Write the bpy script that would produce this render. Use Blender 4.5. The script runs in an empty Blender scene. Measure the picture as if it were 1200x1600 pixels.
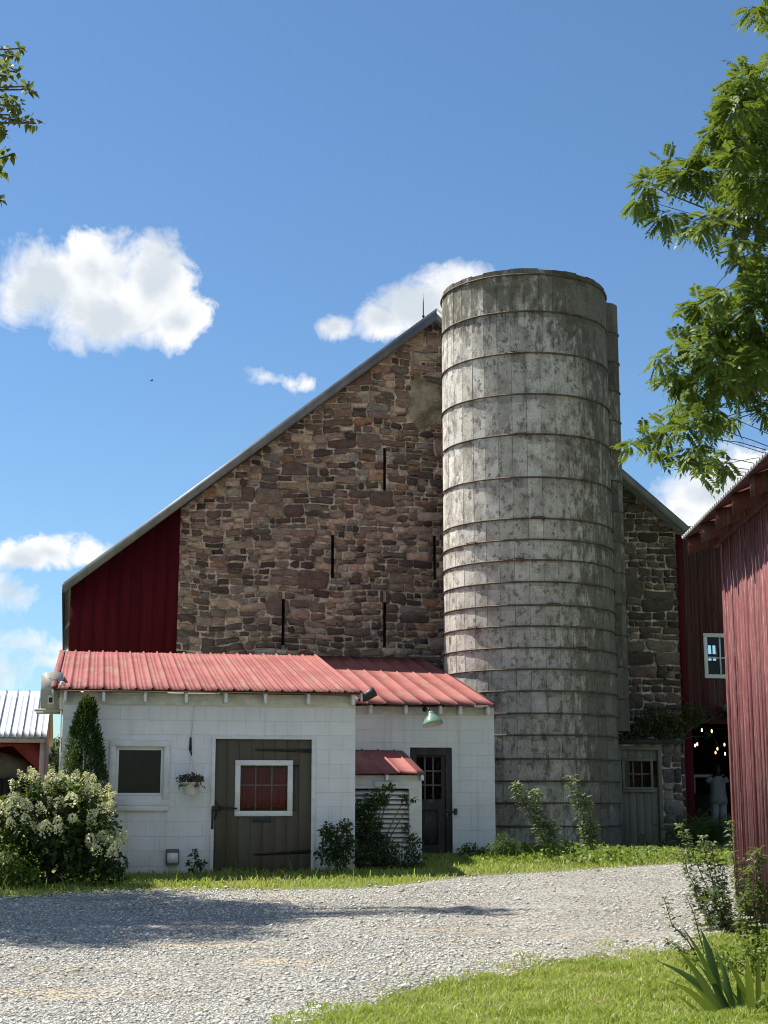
import bpy, math, random
import numpy as np
from mathutils import Vector, noise as mnoise
R = math.radians
rng = random.Random(7)
nrg = np.random.default_rng(11)
sc = bpy.context.scene
COL = sc.collection

# ------------------------------------------------------------------ camera
PITCH = R(10.8); FPX = 2311.0; EYE = Vector((0, 0, 1.5))
cam = bpy.data.cameras.new('camera'); camo = bpy.data.objects.new('camera', cam); COL.objects.link(camo)
camo.location = EYE; camo.rotation_euler = (R(90) + PITCH, 0, 0)
cam.sensor_fit = 'VERTICAL'; cam.sensor_height = 36; cam.sensor_width = 27; cam.lens = 52
cam.clip_start = 0.1; cam.clip_end = 3000
sc.camera = camo
sc.render.engine = 'CYCLES'; sc.cycles.filter_width = 1.05
sc.render.resolution_x = 768; sc.render.resolution_y = 1024

# ------------------------------------------------------------------ sun, exposure
SUN_EL = R(58); SUN_H = Vector((-0.916, 0.401))          # horizontal direction towards the sun
SUN_DIR = Vector((SUN_H.x * math.cos(SUN_EL), SUN_H.y * math.cos(SUN_EL), math.sin(SUN_EL)))
sl = bpy.data.lights.new('sun', 'SUN'); slo = bpy.data.objects.new('sun', sl); COL.objects.link(slo)
sl.energy = 5.0; sl.angle = R(0.53); sl.color = (1.0, 0.95, 0.86)
slo.rotation_euler = SUN_DIR.to_track_quat('Z', 'Y').to_euler(); slo.location = (-20, 5, 30)
sc.view_settings.view_transform = 'Standard'; sc.view_settings.look = 'None'
sc.view_settings.exposure = 0.78; sc.view_settings.gamma = 1.0

def ray(px, py):
    x = (px - 600) / FPX; v = (800 - py) / FPX
    return Vector((x, math.cos(PITCH) - v * math.sin(PITCH), math.sin(PITCH) + v * math.cos(PITCH)))
def at(px, py, Y):
    d = ray(px, py); return EYE + d * (Y / d.y)
def azel(px, py):
    d = ray(px, py).normalized(); return math.atan2(d.x, d.y), math.asin(d.z)

# ------------------------------------------------------------------ node helpers
class NT:
    def __init__(s, tree): s.t = tree; s.n = tree.nodes; s.l = tree.links
    def node(s, typ, **kw):
        n = s.n.new(typ)
        for k, v in kw.items():
            setattr(n, k, v)
        return n
    def put(s, sock, v):
        if isinstance(v, bpy.types.NodeSocket): s.l.new(v, sock)
        elif v is not None: sock.default_value = v
    def math(s, op, a, b=None, c=None, clamp=False):
        n = s.node('ShaderNodeMath', operation=op, use_clamp=clamp)
        s.put(n.inputs[0], a)
        if b is not None: s.put(n.inputs[1], b)
        if c is not None: s.put(n.inputs[2], c)
        return n.outputs[0]
    def mix(s, f, a, b, mode='MIX'):
        n = s.node('ShaderNodeMix', data_type='RGBA', blend_type=mode)
        s.put(n.inputs[0], f); s.put(n.inputs[6], c4(a)); s.put(n.inputs[7], c4(b)); return n.outputs[2]
    def ramp(s, f, lo, hi, a=0.0, b=1.0):
        n = s.node('ShaderNodeMapRange', interpolation_type='SMOOTHSTEP')
        s.put(n.inputs[0], f)
        for i, v in ((1, lo), (2, hi), (3, a), (4, b)): s.put(n.inputs[i], v)
        return n.outputs[0]
    def noise(s, vec, scale, detail=4, rough=0.55, dist=0.0):
        n = s.node('ShaderNodeTexNoise'); s.put(n.inputs['Vector'], vec)
        n.inputs['Scale'].default_value = scale; n.inputs['Detail'].default_value = detail
        n.inputs['Roughness'].default_value = rough; n.inputs['Distortion'].default_value = dist
        return n.outputs['Fac'], n.outputs['Color']
    def scale(s, vec, sx, sy, sz, loc=(0, 0, 0)):
        n = s.node('ShaderNodeMapping'); s.put(n.inputs['Vector'], vec)
        n.inputs['Scale'].default_value = (sx, sy, sz); n.inputs['Location'].default_value = loc
        return n.outputs[0]
def c4(v):
    if isinstance(v, bpy.types.NodeSocket) or v is None: return v
    return (v[0], v[1], v[2], 1.0)

# ------------------------------------------------------------------ world: sky and clouds
w = bpy.data.worlds.new('World'); sc.world = w; w.use_nodes = True
T = NT(w.node_tree); w.node_tree.nodes.clear()
sky = T.node('ShaderNodeTexSky', sky_type='NISHITA'); sky.sun_disc = False
sky.sun_elevation = SUN_EL; sky.sun_rotation = math.atan2(SUN_H.x, SUN_H.y)
sky.air_density = 1.0; sky.dust_density = 0.3; sky.ozone_density = 2.4; sky.altitude = 100
tc = T.node('ShaderNodeTexCoord'); gen = tc.outputs['Generated']
_, ncol = T.noise(gen, 9.0, 5, 0.6)
sub = T.node('ShaderNodeVectorMath', operation='SUBTRACT'); T.put(sub.inputs[0], ncol); sub.inputs[1].default_value = (.5, .5, .5)
scl = T.node('ShaderNodeVectorMath', operation='SCALE'); T.put(scl.inputs[0], sub.outputs[0]); scl.inputs['Scale'].default_value = 0.05
add = T.node('ShaderNodeVectorMath', operation='ADD'); T.put(add.inputs[0], gen); T.put(add.inputs[1], scl.outputs[0])
sep = T.node('ShaderNodeSeparateXYZ'); T.put(sep.inputs[0], add.outputs[0])
az = T.math('ARCTAN2', sep.outputs[0], sep.outputs[1]); el = T.math('ARCSINE', sep.outputs[2])
# cloud masses: (picture position of the centre, half width, half height, strength)
CLOUDS = [(75, 440, 86, 72, 1), (150, 412, 86, 64, 1), (236, 432, 68, 66, 1), (170, 488, 118, 56, 1), (266, 498, 56, 48, 1), (35, 458, 54, 46, 1),
          (660, 470, 85, 48, 1), (725, 450, 75, 48, 1), (600, 495, 55, 34, .9), (520, 503, 36, 24, .8), (690, 500, 70, 30, .9),
          (402, 581, 52, 22, .24), (452, 593, 56, 24, .26), (425, 586, 60, 18, .14),
          (1120, 775, 110, 62, 1), (1190, 755, 110, 70, 1), (1060, 800, 60, 44, .9), (1170, 820, 140, 60, 1), (1290, 760, 120, 80, 1),
          (70, 868, 100, 28, .6), (20, 880, 70, 30, .6), (5, 935, 50, 38, .5), (40, 1010, 110, 34, .42), (-40, 1050, 150, 40, .42), (70, 1030, 100, 26, .36),
          (-190, 780, 120, 60, 1), (-330, 560, 160, 90, 1), (1500, 560, 140, 80, 1), (1750, 820, 220, 70, 1), (-560, 900, 240, 70, .9)]
field = None
for (px, py, a, b, s) in CLOUDS:
    u0, v0 = azel(px, py); ka = a / FPX; kb = b / FPX
    du = T.math('MULTIPLY', T.math('SUBTRACT', az, u0), 1 / ka); dv = T.math('MULTIPLY', T.math('SUBTRACT', el, v0), 1 / kb)
    r2 = T.math('ADD', T.math('MULTIPLY', du, du), T.math('MULTIPLY', dv, dv))
    f = T.math('MULTIPLY_ADD', T.math('SQRT', r2), -max(s, .65), s)
    field = f if field is None else T.math('SMOOTH_MAX', field, f, 0.28)
n1, _ = T.noise(gen, 38.0, 10, 0.66, .4)
n2, _ = T.noise(gen, 17.0, 5, 0.55)
n3, _ = T.noise(T.scale(gen, 1, 1, 1, (3, 1, 7)), 9.0, 3, 0.5)
dens = T.math('ADD', field, T.math('MULTIPLY_ADD', n1, 1.35, -0.64))
soft = T.ramp(n3, .35, .65, 0.22, 0.75)
# unseen broken cloud behind the viewer, added to brighten the shaded fronts
sep0 = T.node('ShaderNodeSeparateXYZ'); T.put(sep0.inputs[0], gen)
nb, _ = T.noise(T.scale(gen, 1, 1, 1.6, (2, 5, 1)), 3.2, 7, 0.6)
dens = T.math('MAXIMUM', dens, T.math('SUBTRACT', T.math('MULTIPLY', T.ramp(T.math('MULTIPLY', sep0.outputs[1], -1.0), 0.05, 0.45), T.math('MULTIPLY_ADD', nb, 4.0, -1.95)), 0.05))
alpha = T.math('SMOOTH_MIN', T.math('DIVIDE', T.math('MAXIMUM', T.math('ADD', dens, 0.02), 0.0), soft), 1.0, 0.25, clamp=True)
thick = T.ramp(T.math('ADD', T.math('MULTIPLY', field, .8), T.math('MULTIPLY_ADD', n2, 2.2, -1.1)), 0.1, 0.75)
ccol = T.mix(T.math('MULTIPLY', thick, 0.9), (1.0, 1.0, 1.0), (0.62, 0.69, 0.75))
bg1 = T.node('ShaderNodeBackground'); T.put(bg1.inputs[0], T.mix(1.0, sky.outputs[0], (0.62, 0.79, 0.90), 'MULTIPLY')); bg1.inputs[1].default_value = 0.092
bg2 = T.node('ShaderNodeBackground'); T.put(bg2.inputs[0], ccol); bg2.inputs[1].default_value = 0.62
mx = T.node('ShaderNodeMixShader'); T.put(mx.inputs[0], T.math('MULTIPLY', alpha, 0.97)); T.put(mx.inputs[1], bg1.outputs[0]); T.put(mx.inputs[2], bg2.outputs[0])
wo = T.node('ShaderNodeOutputWorld'); T.put(wo.inputs[0], mx.outputs[0])

# ------------------------------------------------------------------ frames, ground height
class Frame:
    """a building's own axes: u along the front, w backwards, z up"""
    def __init__(s, x, y, ang):
        s.o = Vector((x, y, 0)); s.a = ang
        s.U = Vector((math.cos(ang), math.sin(ang), 0)); s.W = Vector((-math.sin(ang), math.cos(ang), 0))
    def P(s, u, w, z): return s.o + s.U * u + s.W * w + Vector((0, 0, z))
    def L(s, px, py, w=0.0):
        d = ray(px, py); t = (w - (EYE - s.o).dot(s.W)) / d.dot(s.W); p = EYE + d * t
        return (p - s.o).dot(s.U), p.z
    def uw(s, x, y):
        q = Vector((x, y, 0)) - s.o; return q.dot(s.U), q.dot(s.W)
def gz(x, y):
    t = min(max(y - 11.0, 0.0), 14.0)
    return 0.04 * t
def gza(y): return 0.04 * np.clip(np.asarray(y) - 11.0, 0, 14)
def G(px, py):
    d = ray(px, py)
    lo, hi = 3.0, 200.0
    for _ in range(50):
        m = (lo + hi) / 2; z = 1.5 + d.z / d.y * m
        if z > gz(0, m): lo = m
        else: hi = m
    return EYE + d * (lo / d.y)
F = Frame(0, 21.9, R(11)); B = Frame(0, 30.0, R(12)); S = Frame(3.95, 17.0, R(-91.66))

# ------------------------------------------------------------------ object helpers
def tag(o, label=None, cat=None, group=None, kind=None):
    if label: o['label'] = label
    if cat: o['category'] = cat
    if group: o['group'] = group
    if kind: o['kind'] = kind
    return o
def empty(name, loc, rot, label, cat, group=None):
    o = bpy.data.objects.new(name, None); COL.objects.link(o)
    o.location = loc; o.rotation_euler = (0, 0, rot); o.empty_display_size = .2
    return tag(o, label, cat, group)
class Thing:
    """an Empty on the frame; parts are given in frame coordinates"""
    def __init__(s, fr, name, u, w, z, label, cat, group=None):
        s.off = (u, w, z); s.e = empty(name, fr.P(u, w, z), fr.a, label, cat, group)
WORLD = Frame(0, 0, 0)
def np_mesh(name, V, faces, mat, parent=None, off=(0, 0, 0), tones=None, smooth=False, solid=0.0):
    """V (n,3); faces: list of (m,k) arrays; tones: (faces,3)"""
    me = bpy.data.meshes.new(name)
    V = np.asarray(V, dtype=np.float32) - np.asarray(off, dtype=np.float32)
    me.vertices.add(len(V)); me.vertices.foreach_set('co', V.ravel())
    cnt = np.concatenate([np.full(len(f), f.shape[1], dtype=np.int32) for f in faces])
    idx = np.concatenate([f.ravel() for f in faces]).astype(np.int32)
    me.loops.add(len(idx)); me.loops.foreach_set('vertex_index', idx)
    me.polygons.add(len(cnt)); st = np.concatenate([[0], np.cumsum(cnt)[:-1]]).astype(np.int32)
    me.polygons.foreach_set('loop_start', st)
    if smooth: me.polygons.foreach_set('use_smooth', np.ones(len(cnt), dtype=bool))
    me.update(calc_edges=True); me.validate()
    if tones is None: tones = np.ones((len(cnt), 3))
    at_ = me.color_attributes.new('tone', 'FLOAT_COLOR', 'CORNER')
    tc_ = np.ones((len(idx), 4), dtype=np.float32); tc_[:, :3] = np.repeat(np.asarray(tones, dtype=np.float32), cnt, axis=0)
    if len(at_.data) == len(idx): at_.data.foreach_set('color', tc_.ravel())
    o = bpy.data.objects.new(name, me); COL.objects.link(o)
    if mat: me.materials.append(mat)
    if parent is not None: o.parent = parent
    if solid: 
        m = o.modifiers.new('sheet', 'SOLIDIFY'); m.thickness = solid; m.offset = 0
    return o
class MB:
    def __init__(s): s.v = []; s.f = []; s.t = []
    def add(s, vs, fs, tone=(1, 1, 1)):
        b = len(s.v); s.v += [tuple(p) for p in vs]
        if isinstance(tone, (int, float)): tone = (tone,) * 3
        for f in fs: s.f.append(tuple(b + i for i in f)); s.t.append(tone)
        return s
    def box(s, x0, x1, y0, y1, z0, z1, tone=1.0):
        vs = [(x, y, z) for z in (z0, z1) for y in (y0, y1) for x in (x0, x1)]
        return s.add(vs, [(0, 2, 3, 1), (4, 5, 7, 6), (0, 1, 5, 4), (2, 6, 7, 3), (0, 4, 6, 2), (1, 3, 7, 5)], tone)
    def rbox(s, x0, x1, y0, y1, z0, z1, b=.006, tone=1.0):
        """box with bevelled front (y0) edges"""
        vs = [(x0, y1, z0), (x1, y1, z0), (x1, y1, z1), (x0, y1, z1), (x0, y0 + b, z0), (x1, y0 + b, z0), (x1, y0 + b, z1), (x0, y0 + b, z1),
              (x0 + b, y0, z0 + b), (x1 - b, y0, z0 + b), (x1 - b, y0, z1 - b), (x0 + b, y0, z1 - b)]
        fs = [(0, 1, 2, 3), (0, 4, 5, 1), (1, 5, 6, 2), (2, 6, 7, 3), (3, 7, 4, 0), (4, 8, 9, 5), (5, 9, 10, 6), (6, 10, 11, 7), (7, 11, 8, 4), (8, 11, 10, 9)]
        return s.add(vs, fs, tone)
    def prism(s, poly, a0, a1, axis='y', tone=1.0):
        """poly: 2D points; axis 'y': (x,z) extruded in y; 'x': (y,z) in x; 'z': (x,y) in z"""
        n = len(poly)
        def p(q, a): return (q[0], a, q[1]) if axis == 'y' else ((a, q[0], q[1]) if axis == 'x' else (q[0], q[1], a))
        vs = [p(q, a0) for q in poly] + [p(q, a1) for q in poly]
        fs = [tuple(range(n)), tuple(range(2 * n - 1, n - 1, -1))] + [(i, i + n, (i + 1) % n + n, (i + 1) % n) for i in range(n)]
        return s.add(vs, fs, tone)
    def tube(s, pts, rad, n=8, cap=True, tone=1.0):
        pts = [Vector(p) for p in pts]; m = len(pts)
        if not hasattr(rad, '__len__'): rad = [rad] * m
        vs = []; ref = None
        for i, p in enumerate(pts):
            d = (pts[min(i + 1, m - 1)] - pts[max(i - 1, 0)])
            d = d.normalized() if d.length > 1e-9 else Vector((0, 0, 1))
            if ref is None: ref = Vector((0, 0, 1)) if abs(d.z) < .9 else Vector((1, 0, 0))
            x = d.cross(ref).normalized(); y = x.cross(d).normalized(); ref = y if abs(d.dot(y)) < .9 else ref
            ref = y
            for k in range(n):
                a = 2 * math.pi * k / n; vs.append(p + (x * math.cos(a) + y * math.sin(a)) * rad[i])
        fs = [(i * n + k, i * n + (k + 1) % n, (i + 1) * n + (k + 1) % n, (i + 1) * n + k) for i in range(m - 1) for k in range(n)]
        if cap: fs += [tuple(range(n))[::-1], tuple((m - 1) * n + k for k in range(n))]
        return s.add(vs, fs, tone)
    def ring(s, c, rad, r, n=64, k=8, tone=1.0, phase=0.0, tilt=0.0):
        vs = []; 
        for i in range(n):
            a = 2 * math.pi * i / n + phase
            for j in range(k):
                b = 2 * math.pi * j / k; q = rad + r * math.cos(b)
                vs.append((c[0] + q * math.cos(a), c[1] + q * math.sin(a), c[2] + r * math.sin(b) + tilt * math.cos(a + 1)))
        fs = [(i * k + j, ((i + 1) % n) * k + j, ((i + 1) % n) * k + (j + 1) % k, i * k + (j + 1) % k) for i in range(n) for j in range(k)]
        return s.add(vs, fs, tone)
    def lathe(s, c, prof, n=24, tone=1.0, axis=None):
        """prof: (radius, height) pairs"""
        vs = []
        ax = Vector((0, 0, 1)) if axis is None else Vector(axis).normalized()
        x = ax.orthogonal().normalized(); y = ax.cross(x)
        for (r, h) in prof:
            for k in range(n):
                a = 2 * math.pi * k / n; vs.append(Vector(c) + ax * h + (x * math.cos(a) + y * math.sin(a)) * r)
        fs = [(i * n + k, i * n + (k + 1) % n, (i + 1) * n + (k + 1) % n, (i + 1) * n + k) for i in range(len(prof) - 1) for k in range(n)]
        return s.add(vs, fs, tone)
    def holed(s, x0, x1, z0, z1, y0, y1, holes, tone=1.0):
        """wall slab in the x-z plane from y0 (front) to y1, with rectangular holes (x0,x1,z0,z1)"""
        xs = sorted({x0, x1, *[h[i] for h in holes for i in (0, 1) if x0 < h[i] < x1]}); zs = sorted({z0, z1, *[h[i] for h in holes for i in (2, 3) if z0 < h[i] < z1]})
        def solid(i, j):
            if i < 0 or j < 0 or i >= len(xs) - 1 or j >= len(zs) - 1: return False
            cx = (xs[i] + xs[i + 1]) / 2; cz = (zs[j] + zs[j + 1]) / 2
            return not any(h[0] < cx < h[1] and h[2] < cz < h[3] for h in holes)
        for i in range(len(xs) - 1):
            for j in range(len(zs) - 1):
                if not solid(i, j): continue
                a, b, c, d = xs[i], xs[i + 1], zs[j], zs[j + 1]
                s.add([(a, y0, c), (b, y0, c), (b, y0, d), (a, y0, d)], [(0, 1, 2, 3)], tone)
                s.add([(a, y1, c), (b, y1, c), (b, y1, d), (a, y1, d)], [(3, 2, 1, 0)], tone)
                if not solid(i - 1, j): s.add([(a, y0, c), (a, y0, d), (a, y1, d), (a, y1, c)], [(0, 1, 2, 3)], tone)
                if not solid(i + 1, j): s.add([(b, y0, c), (b, y1, c), (b, y1, d), (b, y0, d)], [(0, 1, 2, 3)], tone)
                if not solid(i, j - 1): s.add([(a, y0, c), (a, y1, c), (b, y1, c), (b, y0, c)], [(0, 1, 2, 3)], tone)
                if not solid(i, j + 1): s.add([(a, y0, d), (b, y0, d), (b, y1, d), (a, y1, d)], [(0, 1, 2, 3)], tone)
        return s
    def build(s, name, mat, parent=None, smooth=False, label=None, solid=0.0, kind=None):
        """parent: Thing (frame coordinates), Empty/mesh object (its thing's offset kept in .off) or None"""
        off = (0, 0, 0); p = None
        if isinstance(parent, Thing): off = parent.off; p = parent.e
        elif isinstance(parent, tuple): off = parent[1].off; p = parent[0]
        elif parent is not None: p = parent
        by = {}
        order = []
        for i, f in enumerate(s.f): by.setdefault(len(f), []).append(i)
        faces = []; tones = []
        for k, ids in by.items():
            faces.append(np.array([s.f[i] for i in ids], dtype=np.int32)); tones += [s.t[i] for i in ids]
        o = np_mesh(name, np.array(s.v), faces, mat, p, off, np.array(tones), smooth, solid)
        if label: o['label'] = label
        if kind: o['kind'] = kind
        return o

# ------------------------------------------------------------------ materials
def mat(name, c1, c2=None, scale=(3, 3, 3), detail=5, lo=.35, hi=.65, tone=True, rough=.8, spec=.3, metal=0.0, bump=0.0, bscale=(20, 20, 20), bdist=.01,
        wear=None, wscale=(6, 6, 6), wlo=.55, whi=.62, grain=0.0, gscale=60.0):
    m = bpy.data.materials.new(name); m.use_nodes = True; m.node_tree.nodes.clear(); N = NT(m.node_tree)
    tcn = N.node('ShaderNodeTexCoord'); ob = tcn.outputs['Object']
    col = c4(c1)
    if c2 is not None:
        f, _ = N.noise(N.scale(ob, *scale), 1.0, detail, .6); col = N.mix(N.ramp(f, lo, hi), c1, c2)
    if wear is not None:
        f, _ = N.noise(N.scale(ob, *wscale, loc=(3.1, 7.7, 1.9)), 1.0, 6, .65); col = N.mix(N.ramp(f, wlo, whi), col, wear)
    if grain:
        f, _ = N.noise(ob, gscale, 3, .7); g = N.ramp(f, .25, .75, 1 - grain, 1 + grain)
        gm = N.node('ShaderNodeVectorMath', operation='SCALE'); N.put(gm.inputs[0], col); N.put(gm.inputs['Scale'], g); col = gm.outputs[0]
    if tone:
        a = N.node('ShaderNodeAttribute', attribute_name='tone'); col = N.mix(1.0, col, a.outputs['Color'], 'MULTIPLY')
    p = N.node('ShaderNodeBsdfPrincipled'); N.put(p.inputs['Base Color'], col)
    p.inputs['Roughness'].default_value = rough; p.inputs['Specular IOR Level'].default_value = spec; p.inputs['Metallic'].default_value = metal
    if bump:
        f, _ = N.noise(N.scale(ob, *bscale), 1.0, 6, .65); b = N.node('ShaderNodeBump'); b.inputs['Strength'].default_value = bump; b.inputs['Distance'].default_value = bdist
        N.put(b.inputs['Height'], f); N.put(p.inputs['Normal'], b.outputs[0])
    o = N.node('ShaderNodeOutputMaterial'); N.put(o.inputs[0], p.outputs[0])
    m['p'] = 1
    return m
def leaf_mat(name, c1, c2, trans=.4, rough=.5):
    m = bpy.data.materials.new(name); m.use_nodes = True; m.node_tree.nodes.clear(); N = NT(m.node_tree)
    a = N.node('ShaderNodeAttribute', attribute_name='tone'); sp = N.node('ShaderNodeSeparateColor'); N.put(sp.inputs[0], a.outputs['Color'])
    col = N.mix(sp.outputs[0], c1, c2)
    p = N.node('ShaderNodeBsdfPrincipled'); N.put(p.inputs['Base Color'], col); p.inputs['Roughness'].default_value = rough; p.inputs['Specular IOR Level'].default_value = .35
    t = N.node('ShaderNodeBsdfTranslucent'); N.put(t.inputs[0], N.mix(.5, col, (.30, .36, .03)))
    mxn = N.node('ShaderNodeMixShader'); mxn.inputs[0].default_value = trans; N.put(mxn.inputs[1], p.outputs[0]); N.put(mxn.inputs[2], t.outputs[0])
    o = N.node('ShaderNodeOutputMaterial'); N.put(o.inputs[0], mxn.outputs[0]); return m
def glass_mat(name, tint=(.85, .9, .88), ior=1.5):
    m = bpy.data.materials.new(name); m.use_nodes = True; m.node_tree.nodes.clear(); N = NT(m.node_tree)
    t = N.node('ShaderNodeBsdfTransparent'); t.inputs[0].default_value = c4(tint)
    g = N.node('ShaderNodeBsdfGlossy'); g.inputs['Roughness'].default_value = .02
    fr = N.node('ShaderNodeLayerWeight'); fr.inputs[0].default_value = .5
    mxn = N.node('ShaderNodeMixShader'); N.put(mxn.inputs[0], N.math('MULTIPLY_ADD', N.math('POWER', fr.outputs['Facing'], 5.0), .85, .022)); N.put(mxn.inputs[1], t.outputs[0]); N.put(mxn.inputs[2], g.outputs[0])
    o = N.node('ShaderNodeOutputMaterial'); N.put(o.inputs[0], mxn.outputs[0]); return m
def block_mat():
    m = bpy.data.materials.new('painted_block'); m.use_nodes = True; m.node_tree.nodes.clear(); N = NT(m.node_tree)
    ob = N.node('ShaderNodeTexCoord').outputs['Object']; s = N.node('ShaderNodeSeparateXYZ'); N.put(s.inputs[0], ob)
    c = N.node('ShaderNodeCombineXYZ'); N.put(c.inputs[0], s.outputs[0]); N.put(c.inputs[1], s.outputs[2])
    _, wob = N.noise(ob, 5, 2, .5)
    ad = N.node('ShaderNodeVectorMath', operation='MULTIPLY_ADD'); N.put(ad.inputs[0], wob); ad.inputs[1].default_value = (.01, .01, .01); N.put(ad.inputs[2], c.outputs[0])
    br = N.node('ShaderNodeTexBrick'); N.put(br.inputs['Vector'], ad.outputs[0]); br.inputs['Scale'].default_value = 1.0
    br.inputs['Brick Width'].default_value = .40; br.inputs['Row Height'].default_value = .203; br.inputs['Mortar Size'].default_value = .005; br.inputs['Mortar Smooth'].default_value = .6
    br.inputs['Color1'].default_value = (1, 1, 1, 1); br.inputs['Color2'].default_value = (.94, .94, .94, 1); br.inputs['Mortar'].default_value = (.83, .83, .82, 1)
    jn, _ = N.noise(N.scale(ob, 2.3, 2.3, 3.5), 1, 3, .6)
    joint = N.mix(N.ramp(jn, .38, .62, .25, 1.0), (1, 1, 1), br.outputs['Color'])
    f, _ = N.noise(ob, 1.1, 5, .6); base = N.mix(N.ramp(f, .35, .7), (.80, .81, .80), (.73, .74, .73))
    st, _ = N.noise(N.scale(ob, 9, 9, .7), 1, 5, .6); base = N.mix(N.ramp(st, .52, .70, 0, .5), base, (.58, .58, .54))
    # splash dirt above the footing and chips
    d, _ = N.noise(N.scale(ob, 4, 4, 4), 1, 6, .7)
    low = N.math('MULTIPLY', N.ramp(s.outputs[2], 0.0, .55, 1, 0), N.ramp(d, .3, .7)); base = N.mix(N.math('MULTIPLY', low, .6), base, (.36, .37, .30))
    ch, _ = N.noise(ob, 28, 2, .5); base = N.mix(N.ramp(ch, .72, .74), base, (.42, .42, .40))
    col = N.mix(1.0, base, joint, 'MULTIPLY')
    p = N.node('ShaderNodeBsdfPrincipled'); N.put(p.inputs['Base Color'], col); p.inputs['Roughness'].default_value = .62; p.inputs['Specular IOR Level'].default_value = .25
    hb, _ = N.noise(ob, 90, 4, .6)
    h = N.math('ADD', N.math('MULTIPLY', br.outputs['Fac'], -1.0), N.math('MULTIPLY', hb, .5))
    b = N.node('ShaderNodeBump'); b.inputs['Strength'].default_value = .6; b.inputs['Distance'].default_value = .008; N.put(b.inputs['Height'], h); N.put(p.inputs['Normal'], b.outputs[0])
    o = N.node('ShaderNodeOutputMaterial'); N.put(o.inputs[0], p.outputs[0]); return m
def silo_mat():
    m = bpy.data.materials.new('stave_concrete'); m.use_nodes = True; m.node_tree.nodes.clear(); N = NT(m.node_tree)
    ob = N.node('ShaderNodeTexCoord').outputs['Object']; s = N.node('ShaderNodeSeparateXYZ'); N.put(s.inputs[0], ob); z = s.outputs[2]
    f, _ = N.noise(ob, 3.0, 6, .65); col = N.mix(N.ramp(f, .35, .68), (.475, .44, .39), (.345, .31, .27))
    # whitewash that is left, in patches; extra white on the sunward side paints sunlight
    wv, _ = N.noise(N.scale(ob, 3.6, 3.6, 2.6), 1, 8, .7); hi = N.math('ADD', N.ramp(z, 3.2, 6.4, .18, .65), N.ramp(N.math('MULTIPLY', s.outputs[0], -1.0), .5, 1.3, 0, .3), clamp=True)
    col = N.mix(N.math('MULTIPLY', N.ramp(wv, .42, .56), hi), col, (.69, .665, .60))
    # pitted, peeled spots
    pv, _ = N.noise(N.scale(ob, 7.5, 7.5, 6), 1, 8, .72); col = N.mix(N.ramp(pv, .53, .61, 0, .85), col, (.19, .165, .135))
    # dark weather streaks: many at the rim, on the lower staves and on the side away from the sun
    st, _ = N.noise(N.scale(ob, 7, 7, 2.4), 1, 9, .74)
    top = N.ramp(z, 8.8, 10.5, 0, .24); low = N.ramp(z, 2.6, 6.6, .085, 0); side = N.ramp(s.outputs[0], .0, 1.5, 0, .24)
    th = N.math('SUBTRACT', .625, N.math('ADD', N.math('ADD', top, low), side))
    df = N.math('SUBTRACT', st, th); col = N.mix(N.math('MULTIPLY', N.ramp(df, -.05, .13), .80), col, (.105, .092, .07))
    # lichen at the rim
    lv, _ = N.noise(ob, 5.5, 6, .7); col = N.mix(N.math('MULTIPLY', N.ramp(lv, .45, .62), N.ramp(z, 9.6, 10.9, 0, .7)), col, (.17, .155, .085))
    g, _ = N.noise(ob, 45, 4, .7)
    gm = N.node('ShaderNodeVectorMath', operation='SCALE'); N.put(gm.inputs[0], col); N.put(gm.inputs['Scale'], N.ramp(g, .3, .7, .78, 1.18))
    a = N.node('ShaderNodeAttribute', attribute_name='tone'); col = N.mix(1.0, gm.outputs[0], a.outputs['Color'], 'MULTIPLY')
    p = N.node('ShaderNodeBsdfPrincipled'); N.put(p.inputs['Base Color'], col); p.inputs['Roughness'].default_value = .9; p.inputs['Specular IOR Level'].default_value = .2
    h = N.math('ADD', N.math('MULTIPLY', g, .5), N.math('MULTIPLY', pv, -.9))
    b = N.node('ShaderNodeBump'); b.inputs['Strength'].default_value = .45; b.inputs['Distance'].default_value = .012; N.put(b.inputs['Height'], h); N.put(p.inputs['Normal'], b.outputs[0])
    o = N.node('ShaderNodeOutputMaterial'); N.put(o.inputs[0], p.outputs[0]); return m
def emit_mat(name, c, s):
    m = bpy.data.materials.new(name); m.use_nodes = True; m.node_tree.nodes.clear(); N = NT(m.node_tree)
    e = N.node('ShaderNodeEmission'); e.inputs[0].default_value = c4(c); e.inputs[1].default_value = s
    o = N.node('ShaderNodeOutputMaterial'); N.put(o.inputs[0], e.outputs[0]); return m

M = {}
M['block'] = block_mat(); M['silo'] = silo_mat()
M['trim'] = mat('white_trim', (.76, .77, .75), (.66, .67, .64), (3, 3, 9), rough=.5, grain=.05, gscale=40)
M['frieze'] = mat('aged_white_board', (.68, .68, .63), (.56, .55, .49), (6, 6, 12), rough=.6, grain=.1)
M['roof'] = mat('faded_red_metal', (.33, .112, .100), (.26, .082, .074), (1.3, .8, 3), rough=.68, spec=.18, grain=.08, gscale=25, wear=(.27, .155, .105), wscale=(6, 1.0, 5), wlo=.50, whi=.68, bump=.1, bscale=(4, 4, 4), bdist=.01)
M['stone'] = mat('rubble_stone', (1, 1, 1), (.70, .68, .66), (7, 7, 11), rough=.9, spec=.15, bump=.8, bscale=(26, 26, 34), bdist=.022, grain=.28, gscale=34)
M['mortar'] = mat('lime_mortar', (.70, .58, .45), (.16, .125, .095), (4.5, 4.5, 4.5), rough=.95, spec=.1, bump=.8, bscale=(30, 30, 30), bdist=.02, grain=.2, gscale=50)
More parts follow.
